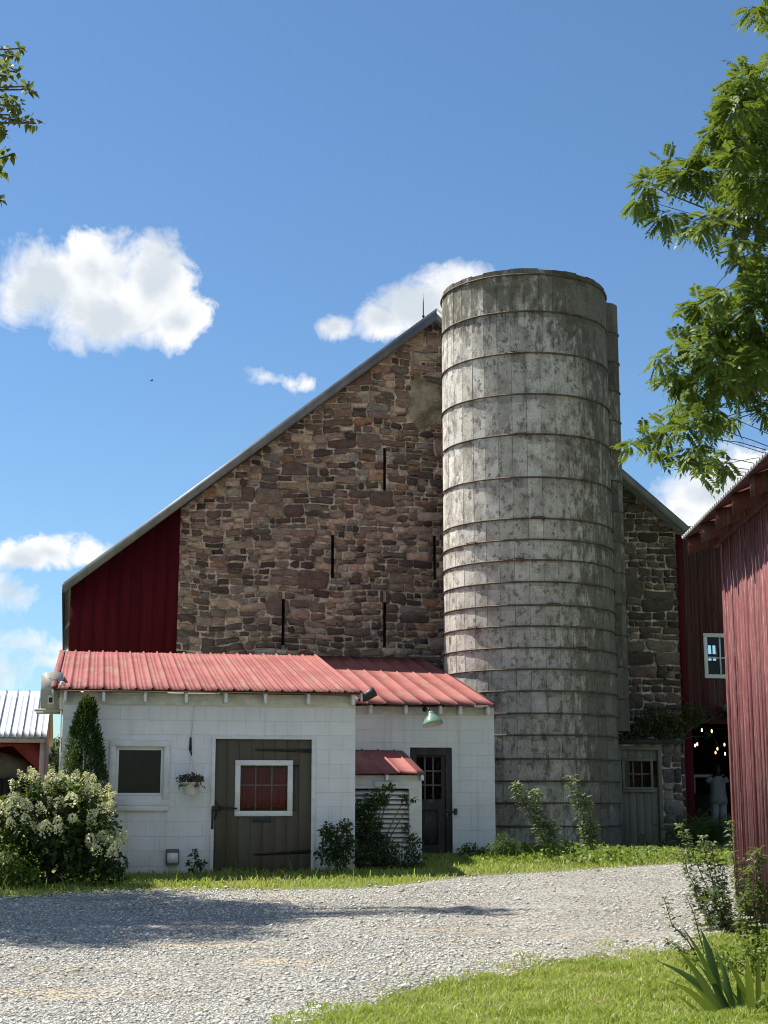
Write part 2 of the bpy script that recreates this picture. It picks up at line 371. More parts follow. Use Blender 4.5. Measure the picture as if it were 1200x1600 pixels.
M['patch'] = mat('mortar_render', (.36, .31, .235), (.15, .135, .085), (2.6, 2.6, 2.6), rough=.95, spec=.1, bump=.9, bscale=(12, 12, 12), bdist=.03, grain=.25, gscale=22)
M['barnred'] = mat('barn_red_paint', (.078, .005, .010), (.056, .004, .008), (12, 12, .8), rough=.75, spec=.1, wear=(.085, .018, .020), wscale=(16, 16, 1.0), wlo=.60, whi=.75, bump=.25, bscale=(60, 60, 2.5), bdist=.006, grain=.1, gscale=40)
M['oldred'] = mat('weathered_red_board', (.085, .024, .024), (.058, .026, .023), (14, 14, .9), rough=.8, spec=.15, wear=(.085, .062, .052), wscale=(22, 22, .8), wlo=.48, whi=.66, bump=.5, bscale=(60, 60, 2), bdist=.008, grain=.15)
M['shedred'] = mat('sunworn_red_board', (.205, .066, .064), (.140, .040, .041), (30, 30, 1.2), rough=.7, spec=.25, wear=(.36, .21, .20), wscale=(55, 55, 2.6), wlo=.56, whi=.62, bump=.7, bscale=(90, 90, 3), bdist=.008, grain=.2, gscale=30)
M['darkred'] = mat('dark_red_wood', (.085, .014, .016), (.05, .010, .012), (8, 8, 1), rough=.7, grain=.15)
M['farred'] = mat('far_red_board', (.22, .030, .034), (.17, .024, .028), (10, 10, .8), rough=.65, grain=.1)
M['darkwood'] = mat('dark_old_wood', (.055, .048, .042), (.028, .025, .023), (4, 4, 1), rough=.85, grain=.2)
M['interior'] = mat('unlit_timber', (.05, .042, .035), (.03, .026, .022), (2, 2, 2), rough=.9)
M['floor'] = mat('packed_earth', (.09, .075, .06), (.06, .05, .04), (2, 2, 2), rough=.95)
M['galv'] = mat('galvanised_sheet', (.55, .56, .57), (.45, .46, .47), (2, 2, 2), rough=.38, spec=.5, metal=.55, grain=.06)
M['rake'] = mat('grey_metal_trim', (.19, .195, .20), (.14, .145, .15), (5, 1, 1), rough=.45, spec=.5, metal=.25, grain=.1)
M['whiteroof'] = mat('white_metal_roof', (.64, .66, .69), (.56, .58, .62), (1, 1, 1), rough=.4, spec=.4)
M['pinkboard'] = mat('faded_pink_board', (.62, .50, .50), (.52, .41, .41), (4, 4, 2), rough=.6, grain=.1)
M['doorbrown'] = mat('brown_door_paint', (.098, .086, .056), (.082, .071, .046), (8, 8, .8), rough=.55, spec=.3, grain=.08, bump=.15, bscale=(60, 60, 3), bdist=.004)
M['iron'] = mat('black_iron', (.018, .017, .017), (.03, .026, .024), (12, 12, 12), rough=.5, spec=.4)
M['hoop'] = mat('rusty_hoop', (.16, .125, .10), (.085, .060, .045), (6, 6, 6), rough=.7, spec=.3, metal=.2)
M['curtain'] = mat('red_curtain', (.20, .012, .022), (.14, .008, .016), (8, 2, 1), rough=.9, spec=.05)
M['muntin'] = mat('grey_muntin', (.16, .16, .15), (.12, .12, .11), (6, 6, 6), rough=.6)
M['greydoor'] = mat('flaking_dark_door', (.075, .070, .065), (.045, .042, .040), (5, 5, 1.2), rough=.8, spec=.15, wear=(.13, .12, .11), wscale=(9, 9, 3), wlo=.56, whi=.68, grain=.25, bump=.3, bscale=(40, 40, 8), bdist=.005)
M['sagedoor'] = mat('grey_green_door', (.195, .185, .14), (.15, .145, .11), (6, 6, 1), rough=.7, grain=.12, bump=.2, bscale=(50, 50, 4), bdist=.004)
M['lampgreen'] = mat('green_enamel', (.17, .28, .215), (.13, .23, .175), (4, 4, 4), rough=.22, spec=.6)
M['enamelwhite'] = mat('white_enamel', (.75, .73, .66), rough=.3, spec=.5)
M['acgrey'] = mat('beige_sheet_metal', (.46, .45, .40), (.40, .39, .35), (3, 3, 3), rough=.5, spec=.35)
M['plastic'] = mat('white_plastic', (.74, .73, .68), (.68, .67, .62), (3, 3, 3), rough=.4, spec=.4)
M['slate'] = mat('dark_plaque', (.03, .033, .037), (.04, .043, .047), (9, 9, 9), rough=.5)
M['chalk'] = mat('pale_lettering', (.19, .20, .21), rough=.8)
M['bark'] = mat('grey_bark', (.16, .13, .10), (.09, .075, .06), (9, 9, 2), rough=.9, bump=.6, bscale=(20, 20, 4), bdist=.02)
M['stem'] = mat('green_stem', (.10, .13, .045), (.08, .10, .035), (6, 6, 6), rough=.7)
M['leaf_walnut'] = leaf_mat('walnut_leaf', (.038, .088, .013), (.155, .230, .034), .38)
M['leaf_tree'] = leaf_mat('maple_leaf', (.065, .10, .018), (.18, .20, .045), .4)
M['leaf_far'] = leaf_mat('far_leaf', (.06, .085, .045), (.11, .14, .08), .3)
M['leaf_hyd'] = leaf_mat('hydrangea_leaf', (.022, .050, .014), (.055, .10, .025), .25)
M['petal'] = leaf_mat('cream_petal', (.74, .73, .38), (.90, .87, .62), .3)
M['leaf_arb'] = leaf_mat('arborvitae_spray', (.016, .045, .010), (.040, .085, .018), .2)
M['leaf_dark'] = leaf_mat('dark_shrub_leaf', (.026, .050, .018), (.062, .095, .032), .25)
M['leaf_weed'] = leaf_mat('weed_leaf', (.06, .11, .035), (.13, .20, .06), .35)
M['leaf_silver'] = leaf_mat('grey_green_leaf', (.11, .16, .07), (.25, .30, .15), .3)
M['leaf_cover'] = leaf_mat('ground_cover_leaf', (.085, .15, .020), (.20, .28, .05), .4)
M['leaf_fern'] = leaf_mat('fern_leaf', (.035, .075, .018), (.075, .13, .03), .35)
M['leaf_vine'] = leaf_mat('vine_leaf', (.025, .052, .016), (.055, .09, .03), .3)
M['leaf_petunia'] = leaf_mat('petunia_leaf', (.05, .045, .032), (.09, .085, .05), .3)
M['petal_dark'] = leaf_mat('plum_petal', (.17, .03, .09), (.27, .08, .15), .25)
M['iris'] = leaf_mat('sword_leaf', (.028, .080, .018), (.065, .14, .035), .3, .35)
M['grass'] = leaf_mat('grass_blade', (.22, .32, .036), (.47, .53, .15), .5)
M['glass'] = glass_mat('window_glass')
M['bulb'] = emit_mat('warm_bulb', (1.0, .78, .46), 2.6)
M['skin'] = mat('skin', (.45, .26, .19), rough=.55); M['hair'] = mat('dark_hair', (.012, .010, .009), rough=.45)
M['shirt'] = mat('pale_shirt', (.27, .285, .30), (.22, .235, .25), (14, 14, 5), rough=.9); M['trousers'] = mat('white_trousers', (.34, .355, .39), (.29, .305, .34), (6, 6, 6), rough=.9)
M['tarp'] = mat('dusty_tarp', (.34, .31, .27), (.22, .20, .17), (2, 2, 2), rough=.8)
M['lumber'] = mat('stacked_lumber', (.30, .22, .15), (.20, .15, .10), (2, 9, 9), rough=.8)
# ================================================================== ground
def sheet(name, xs, ys, zf, material, kind='structure', shape=None):
    X, Y = np.meshgrid(xs, ys); Z = zf(X, Y); V = np.stack([X, Y, Z], -1).reshape(-1, 3)
    nx = len(xs); i = np.arange((len(ys) - 1) * (nx - 1)); r = i // (nx - 1) * nx + i % (nx - 1)
    o = np_mesh(name, V, [np.stack([r, r + 1, r + nx + 1, r + nx], -1)], material); o['kind'] = kind; return o
def pxline(pts): 
    q = sorted([(G(*p).x, G(*p).y) for p in pts]); return np.array([a for a, _ in q]), np.array([b for _, b in q])
EDGE_FAR = pxline([(-60, 1410), (0, 1404), (100, 1397), (200, 1392), (300, 1390), (420, 1390), (560, 1388), (640, 1381), (690, 1374), (720, 1370), (800, 1366), (900, 1361), (1000, 1354), (1060, 1350), (1140, 1354), (1250, 1352)])
EDGE_NEAR = pxline([(430, 1600), (500, 1578), (560, 1566), (600, 1548), (700, 1523), (790, 1506), (900, 1492), (1000, 1482), (1060, 1477), (1100, 1458), (1150, 1434), (1210, 1440)])
def y_far(x): return np.interp(x, *EDGE_FAR)
def y_near(x):
    x = np.asarray(x, float); y = np.interp(x, *EDGE_NEAR)
    y = np.where(x < EDGE_NEAR[0][0], EDGE_NEAR[1][0] + (x - EDGE_NEAR[0][0]) * 5.0, y); return np.maximum(y, -2.0)
def ground_mat(name, ca, cb, cc, stones=False):
    m = bpy.data.materials.new(name); m.use_nodes = True; m.node_tree.nodes.clear(); N = NT(m.node_tree)
    ob = N.node('ShaderNodeTexCoord').outputs['Object']
    a, _ = N.noise(ob, .9, 5, .6); col = N.mix(N.ramp(a, .35, .65), ca, cb)
    if stones:
        dpat, _ = N.noise(N.scale(ob, .5, 1.6, 1), 1, 5, .6); col = N.mix(N.math('MULTIPLY', N.ramp(dpat, .56, .66), .8), col, cc)
        v = N.node('ShaderNodeTexVoronoi'); N.put(v.inputs['Vector'], ob); v.inputs['Scale'].default_value = 42
        s = N.node('ShaderNodeSeparateColor'); N.put(s.inputs[0], v.outputs['Color'])
        g = N.ramp(s.outputs[0], 0, 1, .55, 1.5); gm = N.node('ShaderNodeVectorMath', operation='SCALE'); N.put(gm.inputs[0], col); N.put(gm.inputs['Scale'], g); col = gm.outputs[0]
        h = N.math('ADD', N.math('MULTIPLY', v.outputs['Distance'], -1.2), s.outputs[1]); dist = .03
    else:
        f, _ = N.noise(ob, 14, 6, .7); col = N.mix(N.ramp(f, .4, .7), col, cc); h = f; dist = .05
    p = N.node('ShaderNodeBsdfPrincipled'); N.put(p.inputs['Base Color'], col); p.inputs['Roughness'].default_value = .95; p.inputs['Specular IOR Level'].default_value = .1
    b = N.node('ShaderNodeBump'); b.inputs['Strength'].default_value = .8; b.inputs['Distance'].default_value = dist; N.put(b.inputs['Height'], h); N.put(p.inputs['Normal'], b.outputs[0])
    o = N.node('ShaderNodeOutputMaterial'); N.put(o.inputs[0], p.outputs[0]); return m
M['soil'] = ground_mat('grassy_soil', (.15, .185, .040), (.18, .18, .06), (.20, .17, .10))
M['drive'] = ground_mat('gravel_bed', (.36, .345, .305), (.29, .275, .24), (.40, .335, .235), True)
sheet('ground', np.concatenate([[-900, -300, -100, -40], np.arange(-20, 20.1, 1), [40, 100, 300, 900]]), np.concatenate([[-300, -60, -10], np.arange(-2, 32, .5), [36, 45, 60, 100, 300, 1500]]), lambda X, Y: gza(Y), M['soil'])
xs = np.concatenate([np.arange(-45, -9, 3), np.arange(-9, 9, .1), np.arange(9, 20, 1.0)]); tt = np.linspace(0, 1, 60)
XX, TT = np.meshgrid(xs, tt); YN = y_near(XX) - .40 + .28 * np.sin(XX * 3.1 + 1) * np.sin(XX * 7.7) + .12 * np.sin(XX * 17.3); YY = YN + (y_far(XX) - YN) * TT
YY = YY + .0 * XX
nx = len(xs); ii = np.arange((len(tt) - 1) * (nx - 1)); rr = ii // (nx - 1) * nx + ii % (nx - 1)
def drive_z(x, y):
    return gza(y) + .006 + .012 * (np.sin(x * .9 + y * .5) * np.sin(y * 1.3 - x * .2) + 1) / 2
ZZ = drive_z(XX, YY); ZZ[0] -= .035; ZZ[-1] -= .035
dr = np_mesh('gravel_drive', np.stack([XX, YY, ZZ], -1).reshape(-1, 3), [np.stack([rr, rr + 1, rr + nx + 1, rr + nx], -1)], M['drive'], smooth=True); dr['kind'] = 'structure'

# ================================================================== helpers for buildings
def ribbed(mb, u0, u1, eave, ridge, spacing, h, kind='pro', tone=1.0, lap=None):
    """corrugated sheet running from eave (w,z) to ridge (w,z), ribs along the slope"""
    prof = []; u = u0
    while u < u1 - 1e-6:
        e = min(u + spacing, u1)
        if kind == 'pro':
            b = spacing * .10
            prof += [(u, 0), (u + b * .5, h), (u + b * 1.3, h), (u + b * 1.8, 0)]
            for q in (.40, .62): prof += [(u + spacing * q, 0), (u + spacing * q + .008, h * .22), (u + spacing * q + .022, h * .22), (u + spacing * q + .03, 0)]
        elif kind == 'seam':
            prof += [(u, 0), (u + .008, h), (u + .020, h), (u + .028, 0)]
        else:
            prof += [(u + spacing * k / 6, h * (.5 + .5 * math.sin(2 * math.pi * k / 6))) for k in range(6)]
        u = e
    prof = [p for p in prof if p[0] <= u1] + [(u1, 0)]
    d = Vector((0, ridge[0] - eave[0], ridge[1] - eave[1])); nrm = Vector((0, -d.z, d.y)).normalized() if d.y > 0 else Vector((0, d.z, -d.y)).normalized()
    if nrm.z < 0: nrm = -nrm
    K = 6; vs = []
    for k in range(K + 1):
        t = k / K
        for (pu, ph) in prof:
            p = Vector((pu, eave[0], eave[1])) + d * t + nrm * ph
            p.z += .009 * mnoise.noise(Vector((pu * 1.7, t * 3, u0))); vs.append(p)
    n = len(prof)
    mb.add(vs, [(k * n + i, k * n + i + 1, (k + 1) * n + i + 1, (k + 1) * n + i) for k in range(K) for i in range(n - 1)], tone)
def boards(mb, u0, u1, w0, w1, zb, ztop, width, gap=.006, jit=.004, tone=(.8, 1.15)):
    """vertical boards; ztop and zb may be functions of u"""
    zt = ztop if callable(ztop) else (lambda u: ztop); zl = zb if callable(zb) else (lambda u: zb)
    u = u0
    while u < u1 - .02:
        e = min(u + width * rng.uniform(.85, 1.15), u1); 
        if u1 - e < .04: e = u1
        j = rng.uniform(0, jit); t = rng.uniform(*tone)
        a, b = u, e - gap
        vs = [(a, w0 - j, zl(a)), (b, w0 - j, zl(b)), (b, w0 - j, zt(b)), (a, w0 - j, zt(a)), (a, w1, zl(a)), (b, w1, zl(b)), (b, w1, zt(b)), (a, w1, zt(a))]
        mb.add(vs, [(0, 1, 2, 3), (5, 4, 7, 6), (0, 4, 5, 1), (3, 2, 6, 7), (0, 3, 7, 4), (1, 5, 6, 2)], t); u = e
def pane(mb, a, b, y, c, d): mb.add([(a, y, c), (b, y, c), (b, y, d), (a, y, d)], [(0, 1, 2, 3)])
def frame4(mb, u0, u1, z0, z1, t, w0, w1, tone=1.0, bottom=True):
    """a picture-frame of four butted members; outer size u0..u1, z0..z1"""
    mb.rbox(u0, u1, w0, w1, z1 - t, z1, .004, tone)
    if bottom: mb.rbox(u0, u1, w0, w1, z0, z0 + t, .004, tone)
    zb = z0 + t if bottom else z0
    mb.rbox(u0, u0 + t, w0, w1, zb, z1 - t, .004, tone); mb.rbox(u1 - t, u1, w0, w1, zb, z1 - t, .004, tone)

# ================================================================== block outbuilding in front
def uL(px, py, w=0): return F.L(px, py, w)[0]
def zL(px, py, w=0): return F.L(px, py, w)[1]
u0 = uL(95, 1200); u1 = uL(555, 1200); zb = gz(0, 21.7) - .12
WT = 4.0                                              # depth to the back of the outbuilding
eavez = zL(320, 1079, -.32); ridgez = zL(300, 1020, WT + .1)
ob_ = Thing(F, 'block_outbuilding', u0, 0, zb, 'low white painted block building with red ribbed roof and wide brown door', 'outbuilding')
win = (uL(180, 1210), uL(256, 1210), zL(220, 1244), zL(220, 1167))
dor = (uL(332, 1260), uL(489, 1260), zb + .05, zL(410, 1154))
wtop = eavez - .02
mb = MB(); mb.holed(u0, u1, zb, wtop - .10, 0, .2, [win, dor])
mb.box(u0, u0 + .2, .2, WT, zb, wtop - .1); mb.box(u1 - .2, u1, .2, WT, zb, wtop - .1); mb.box(u0, u1, WT, WT + .2, zb, ridgez - .12)
mb.prism([(.0, wtop - .1), (WT, wtop - .1), (WT, ridgez - .12), (.0, wtop + .0)], u0 + .002, u0 + .2, 'x'); mb.prism([(.0, wtop - .1), (WT, wtop - .1), (WT, ridgez - .12), (.0, wtop + .0)], u1 - .2, u1 - .002, 'x')
mb.build('wall', M['block'], ob_)
mb = MB(); mb.rbox(u0 + .01, u1 - .01, -.025, .0, wtop - .17, wtop - .005, .004); mb.build('frieze_board', M['frieze'], ob_)
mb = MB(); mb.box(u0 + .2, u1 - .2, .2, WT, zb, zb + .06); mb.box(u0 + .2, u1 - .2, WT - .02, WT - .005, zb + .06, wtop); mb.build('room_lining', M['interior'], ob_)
ru0, ru1 = uL(80, 1078, -.32), uL(568, 1078, -.32)
mb = MB(); ribbed(mb, ru0, ru1, (-.32, eavez), (WT + .25, ridgez), .229, .027); rf = mb.build('roof', M['roof'], ob_, solid=.003)
mb = MB(); mb.prism([(-.27, eavez - .028), (WT + .2, ridgez - .050), (WT + .2, ridgez - .030), (-.27, eavez - .014)], ru0 + .04, ru1 - .04, 'x'); mb.build('roof_deck', M['lumber'], ob_)
mb = MB(); mb.prism([(-.31, eavez - .11), (WT + .2, ridgez - .12), (WT + .2, ridgez - .01), (-.31, eavez - .005)], ru0 + .01, ru0 + .035, 'x'); mb.build('rake_board', M['frieze'], ob_); mb = MB(); mb.prism([(-.31, eavez - .11), (WT + .2, ridgez - .12), (WT + .2, ridgez - .01), (-.31, eavez - .005)], ru1 - .035, ru1 - .01, 'x'); mb.build('rake_board', M['frieze'], ob_)
mb = MB(); mb.box(ru0 - .012, ru0 + .07, -.3, WT + .2, 0, .003)
for i in range(len(mb.v)):
    x, y, z = mb.v[i]; mb.v[i] = (x, y, eavez + (ridgez - eavez) * (y + .32) / (WT + .57) + z + .026)
mb.build('rake_flashing', M['roof'], (rf, ob_))
for px in (102, 162, 227, 291, 353, 415, 482, 552):
    u = uL(px, 1090, -.2); mb = MB(); mb.rbox(u - .022, u + .022, -.24, .0, eavez - .165, eavez - .012, .004); mb.build('rafter_tail', M['trim'], ob_)
# window
mb = MB(); o = (uL(170, 1210), uL(265, 1210), zL(220, 1259), zL(220, 1157))
frame4(mb, o[0], o[1], o[2], o[3], .085, -.035, .0); wf = mb.build('window', M['trim'], ob_)
mb = MB(); frame4(mb, win[0], win[1], win[2], win[3], .045, .02, .07); mb.build('sash', M['plastic'], (wf, ob_))
mb = MB(); pane(mb, win[0] + .045, win[1] - .045, .045, win[2] + .045, win[3] - .045); mb.build('pane', M['glass'], (wf, ob_))
mb = MB(); mb.rbox(o[0] - .01, o[1] - .01, -.055, .0, o[2] - .075, o[2] - .002, .008); mb.build('sill', M['trim'], (wf, ob_))
# brown door
df = MB(); e = .055
df.rbox(dor[0] - .03, dor[0] + e - .03, -.03, .12, dor[2], dor[3] + .03, .004); df.rbox(dor[1] - e + .03, dor[1] + .03, -.03, .12, dor[2], dor[3] + .03, .004); df.rbox(dor[0] - .03 + e, dor[1] + .03 - e, -.03, .12, dor[3] - .01, dor[3] + .03, .004)
df.build('door_frame', M['trim'], ob_)
dw = (uL(374, 1230, .03), uL(450, 1230, .03), zL(412, 1268, .03), zL(412, 1195, .03))
a, b = dor[0] + .03, dor[1] - .03
mb = MB(); n = 8; wd = (b - a) / n
for i in range(n):
    x0, x1 = a + i * wd, a + (i + 1) * wd - .0025; t = rng.uniform(.95, 1.06)
    segs = [(dor[2], dor[3] - .015)] if (x1 < dw[0] or x0 > dw[1]) else [(dor[2], dw[2]), (dw[3], dor[3] - .015)]
    for s0, s1 in segs: mb.rbox(x0, x1, .02, .06, s0, s1, .002, t)
mb.box(a, dw[0], .062, .07, dor[2], dor[3]); mb.box(dw[1], b, .062, .07, dor[2], dor[3]); mb.box(dw[0], dw[1], .062, .07, dor[2], dw[2]); mb.box(dw[0], dw[1], .062, .07, dw[3], dor[3])
dd = mb.build('door', M['doorbrown'], ob_)
mb = MB(); g = .065; frame4(mb, dw[0] - g, dw[1] + g, dw[2] - g, dw[3] + g, g + .01, -.005, .02); mb.build('window_frame', M['trim'], (dd, ob_))
mb = MB(); pane(mb, dw[0] + .01, dw[1] - .01, .03, dw[2] + .01, dw[3] - .01); mb.build('pane', M['glass'], (dd, ob_))
mb = MB(); zz = [dw[2] + (dw[3] - dw[2]) * k / 2 for k in (1,)]
for k in (1, 2): x = dw[0] + (dw[1] - dw[0]) * k / 3; mb.box(x - .009, x + .009, .036, .05, dw[2], dw[3])
for z in zz: mb.box(dw[0], dw[1], .051, .06, z + .03, z + .05)
mb.build('muntin', M['muntin'], (dd, ob_))
mb = MB(); N_ = 90; vs = []
for i in range(N_ + 1):
    x = dw[0] - .03 + (dw[1] - dw[0] + .06) * i / N_; y = .11 + .018 * math.sin(i * .9) + .012 * math.sin(i * .37 + 1)
    vs += [(x, y, dw[2] + .055 + .01 * math.sin(i * .5)), (x, y + .004, dw[3] - .05)]
mb.add(vs, [(2 * i, 2 * i + 2, 2 * i + 3, 2 * i + 1) for i in range(N_)]); mb.build('curtain', M['curtain'], (dd, ob_), smooth=True)
def strap(px0, py0, px1, py1):
    x0, z0 = F.L(px0, py0, .0); x1, z1 = F.L(px1, py1, .0); mb = MB()
    mb.prism([(x0, z0 - .008), (x0 + .02, z0 - .014), (x1, z1 - .028), (x1, z1 + .028), (x0 + .02, z0 + .012), (x0, z0 + .008)], .006, .019, 'y')
    mb.tube([(x1 + .01, .0, z1 - .05), (x1 + .01, .0, z1 + .05)], .014, 8)
    for k in (.3, .6, .9): mb.lathe((x0 + (x1 - x0) * k, .006, z0 + (z1 - z0) * k), [(.012, -.001), (.010, .004), (0, .006)], 8, axis=(0, -1, 0))
    mb.build('strap_hinge', M['iron'], (dd, ob_))
strap(399, 1171, 489, 1173); strap(396, 1335, 487, 1330)
x, z = F.L(334, 1263, 0)
mb = MB(); mb.rbox(x - .035, x + .0, -.045, -.025, z - .29, z + .02, .006); mb.rbox(x - .03, x + .10, -.05, -.02, z - .035, z + .035, .006)
mb.tube([(x + .02, -.04, z + .10), (x + .05, -.06, z + .05), (x + .05, -.07, z - .02), (x + .03, -.06, z - .10), (x + .01, -.04, z - .15)], .011, 8)
mb.tube([(x + .05, -.05, z), (x + .33, -.02, z - .003)], [.016, .012], 8); mb.build('latch', M['iron'], (dd, ob_))
pz = (uL(395, 1278), uL(424, 1278), zL(410, 1284), zL(410, 1274))
mb = MB(); mb.rbox(pz[0], pz[1], .006, .02, pz[2] - .005, pz[3], .003); pl = mb.build('plaque', M['slate'], (dd, ob_))

# ================================================================== recessed lean-to
W2 = 2.62; v0 = u1 - .3; v1 = uL(773, 1200, W2)
e2 = zL(670, 1101, W2 - .3); WB = 7.7; r2 = zL(640, 1026, WB)
d2 = (uL(641, 1250, W2), uL(707, 1250, W2), zb + .12, zL(680, 1168, W2))
lt = Thing(F, 'lean_to', v1, W2, zb, 'set back white block lean-to with red seamed roof beside the silo', 'outbuilding')
mb = MB(); mb.holed(v0, v1, zb, e2 - .03, W2, W2 + .2, [d2]); mb.box(v1 - .2, v1, W2 + .2, W2 + 1.9, zb, e2 - .03); mb.box(v0, v0 + .2, W2 + .2, WB - .2, zb, e2 - .03)
mb.build('wall', M['block'], lt)
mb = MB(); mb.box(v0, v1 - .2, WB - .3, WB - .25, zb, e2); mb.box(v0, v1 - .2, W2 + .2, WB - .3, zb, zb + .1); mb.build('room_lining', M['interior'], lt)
mb = MB(); mb.rbox(v0, v1 - .005, W2 - .025, W2, e2 - .16, e2 - .02, .004); mb.build('frieze_board', M['frieze'], lt)
q1 = uL(779, 1099, W2 - .33); mb = MB(); ribbed(mb, v0 - .6, q1, (W2 - .33, e2), (WB + .2, r2), .30, .020, 'seam'); mb.build('roof', M['roof'], lt, solid=.003)
for px in (579, 634, 688, 719, 762):
    u = uL(px, 1108, W2 - .2); mb = MB(); mb.rbox(u - .024, u + .024, W2 - .25, W2, e2 - .15, e2 - .012, .004); mb.build('rafter_tail', M['trim'], lt)
# old door
mb = MB(); fr = .10; mb.rbox(d2[0], d2[0] + fr, W2 + .03, W2 + .16, d2[2], d2[3], .004); mb.rbox(d2[1] - fr, d2[1], W2 + .03, W2 + .16, d2[2], d2[3], .004); mb.rbox(d2[0] + fr, d2[1] - fr, W2 + .03, W2 + .16, d2[3] - .13, d2[3], .004); mb.build('door_frame', M['greydoor'], lt)
a, b, c, d = d2[0] + fr + .005, d2[1] - fr - .005, d2[2], d2[3] - .135
gl = (a + .02, b - .06, zL(680, 1249, W2 + .08), zL(680, 1183, W2 + .08)); yd = W2 + .08
mb = MB(); mb.holed(a, b, c, d, yd, yd + .04, [gl, (a + .10, b - .12, c + .25, gl[2] - .17)]); mb.box(a + .10, b - .12, yd + .02, yd + .035, c + .25, gl[2] - .17)
d_ = mb.build('door', M['greydoor'], lt)
mb = MB()
for k in (1, 2): x = gl[0] + (gl[1] - gl[0]) * k / 3; mb.box(x - .014, x + .014, yd + .005, yd + .03, gl[2], gl[3])
for k in (1, 2): z = gl[2] + (gl[3] - gl[2]) * k / 3; mb.box(gl[0], gl[1], yd + .007, yd + .028, z - .013, z + .013)
mb.build('muntin', M['muntin'], (d_, lt))
mb = MB(); pane(mb, gl[0], gl[1], yd + .031, gl[2], gl[3]); mb.build('pane', M['glass'], (d_, lt))
x = d2[1]; z = zL(710, 1268, W2); mb = MB(); mb.rbox(x - .10, x + .06, W2 - .03, W2 + .03, z - .012, z + .014, .004); mb.rbox(x + .02, x + .075, W2 - .04, W2 - .003, z - .05, z + .05, .006); mb.build('hasp', M['greydoor'], (d_, lt))

# ================================================================== louvred vent housing
w3 = 1.0; h1 = uL(659, 1250, w3); h0 = u1 - .1; ez = zL(610, 1209, w3 - .16); rz = zL(590, 1172, W2 - .01)
vh = Thing(F, 'vent_housing', h1, w3, zb, 'small white louvred housing with red roof in the corner of the block walls', 'vent housing')
zt_ = ez - .02; lv = (u1 + .06, h1 - .20, zb + .35, zt_ - .20)
mb = MB(); mb.holed(u1 + .004, h1, zb, zt_, w3, w3 + .05, [lv]); mb.box(h1 - .05, h1, w3 + .05, W2 - .01, zb, zt_); mb.prism([(w3 + .05, zt_), (W2 - .01, zt_), (W2 - .01, rz - .03)], h1 - .05, h1 - .002, 'x'); mb.build('housing', M['trim'], vh)
mb = MB(); mb.box(lv[0], lv[1], w3 + .10, w3 + .12, lv[2], lv[3]); mb.build('backing', M['interior'], vh)
k = 0; z = lv[2]
while z < lv[3] - .05:
    mb = MB(); mb.prism([(w3 - .005, z), (w3 + .008, z - .004), (w3 + .085, z + .058), (w3 + .078, z + .066)], lv[0] + .002, lv[1] - .002, 'x'); mb.build('louvre', M['trim'], vh); z += .070
mb = MB(); frame4(mb, lv[0] - .05, lv[1] + .05, lv[2] - .05, lv[3] + .05, .05, w3 - .02, w3); mb.build('louvre_frame', M['trim'], vh)
a, z = F.L(585, 1226, w3 - .03); b = uL(622, 1226, w3 - .03); mb = MB(); mb.rbox(a, b, w3 - .045, w3 - .022, z - .035, z + .045, .004); mb.build('name_board', M['trim'], vh)
mb = MB(); ribbed(mb, u1 + .01, uL(666, 1209, w3 - .18), (w3 - .18, ez), (W2 - .005, rz), .27, .02, 'seam'); mb.build('roof', M['roof'], vh, solid=.003)
for px in (604, 659): u = uL(px, 1214, w3 - .1); mb = MB(); mb.rbox(u - .022, u + .022, w3 - .15, w3 - .0, ez - .10, ez - .012, .004); mb.build('rafter_tail', M['trim'], vh)

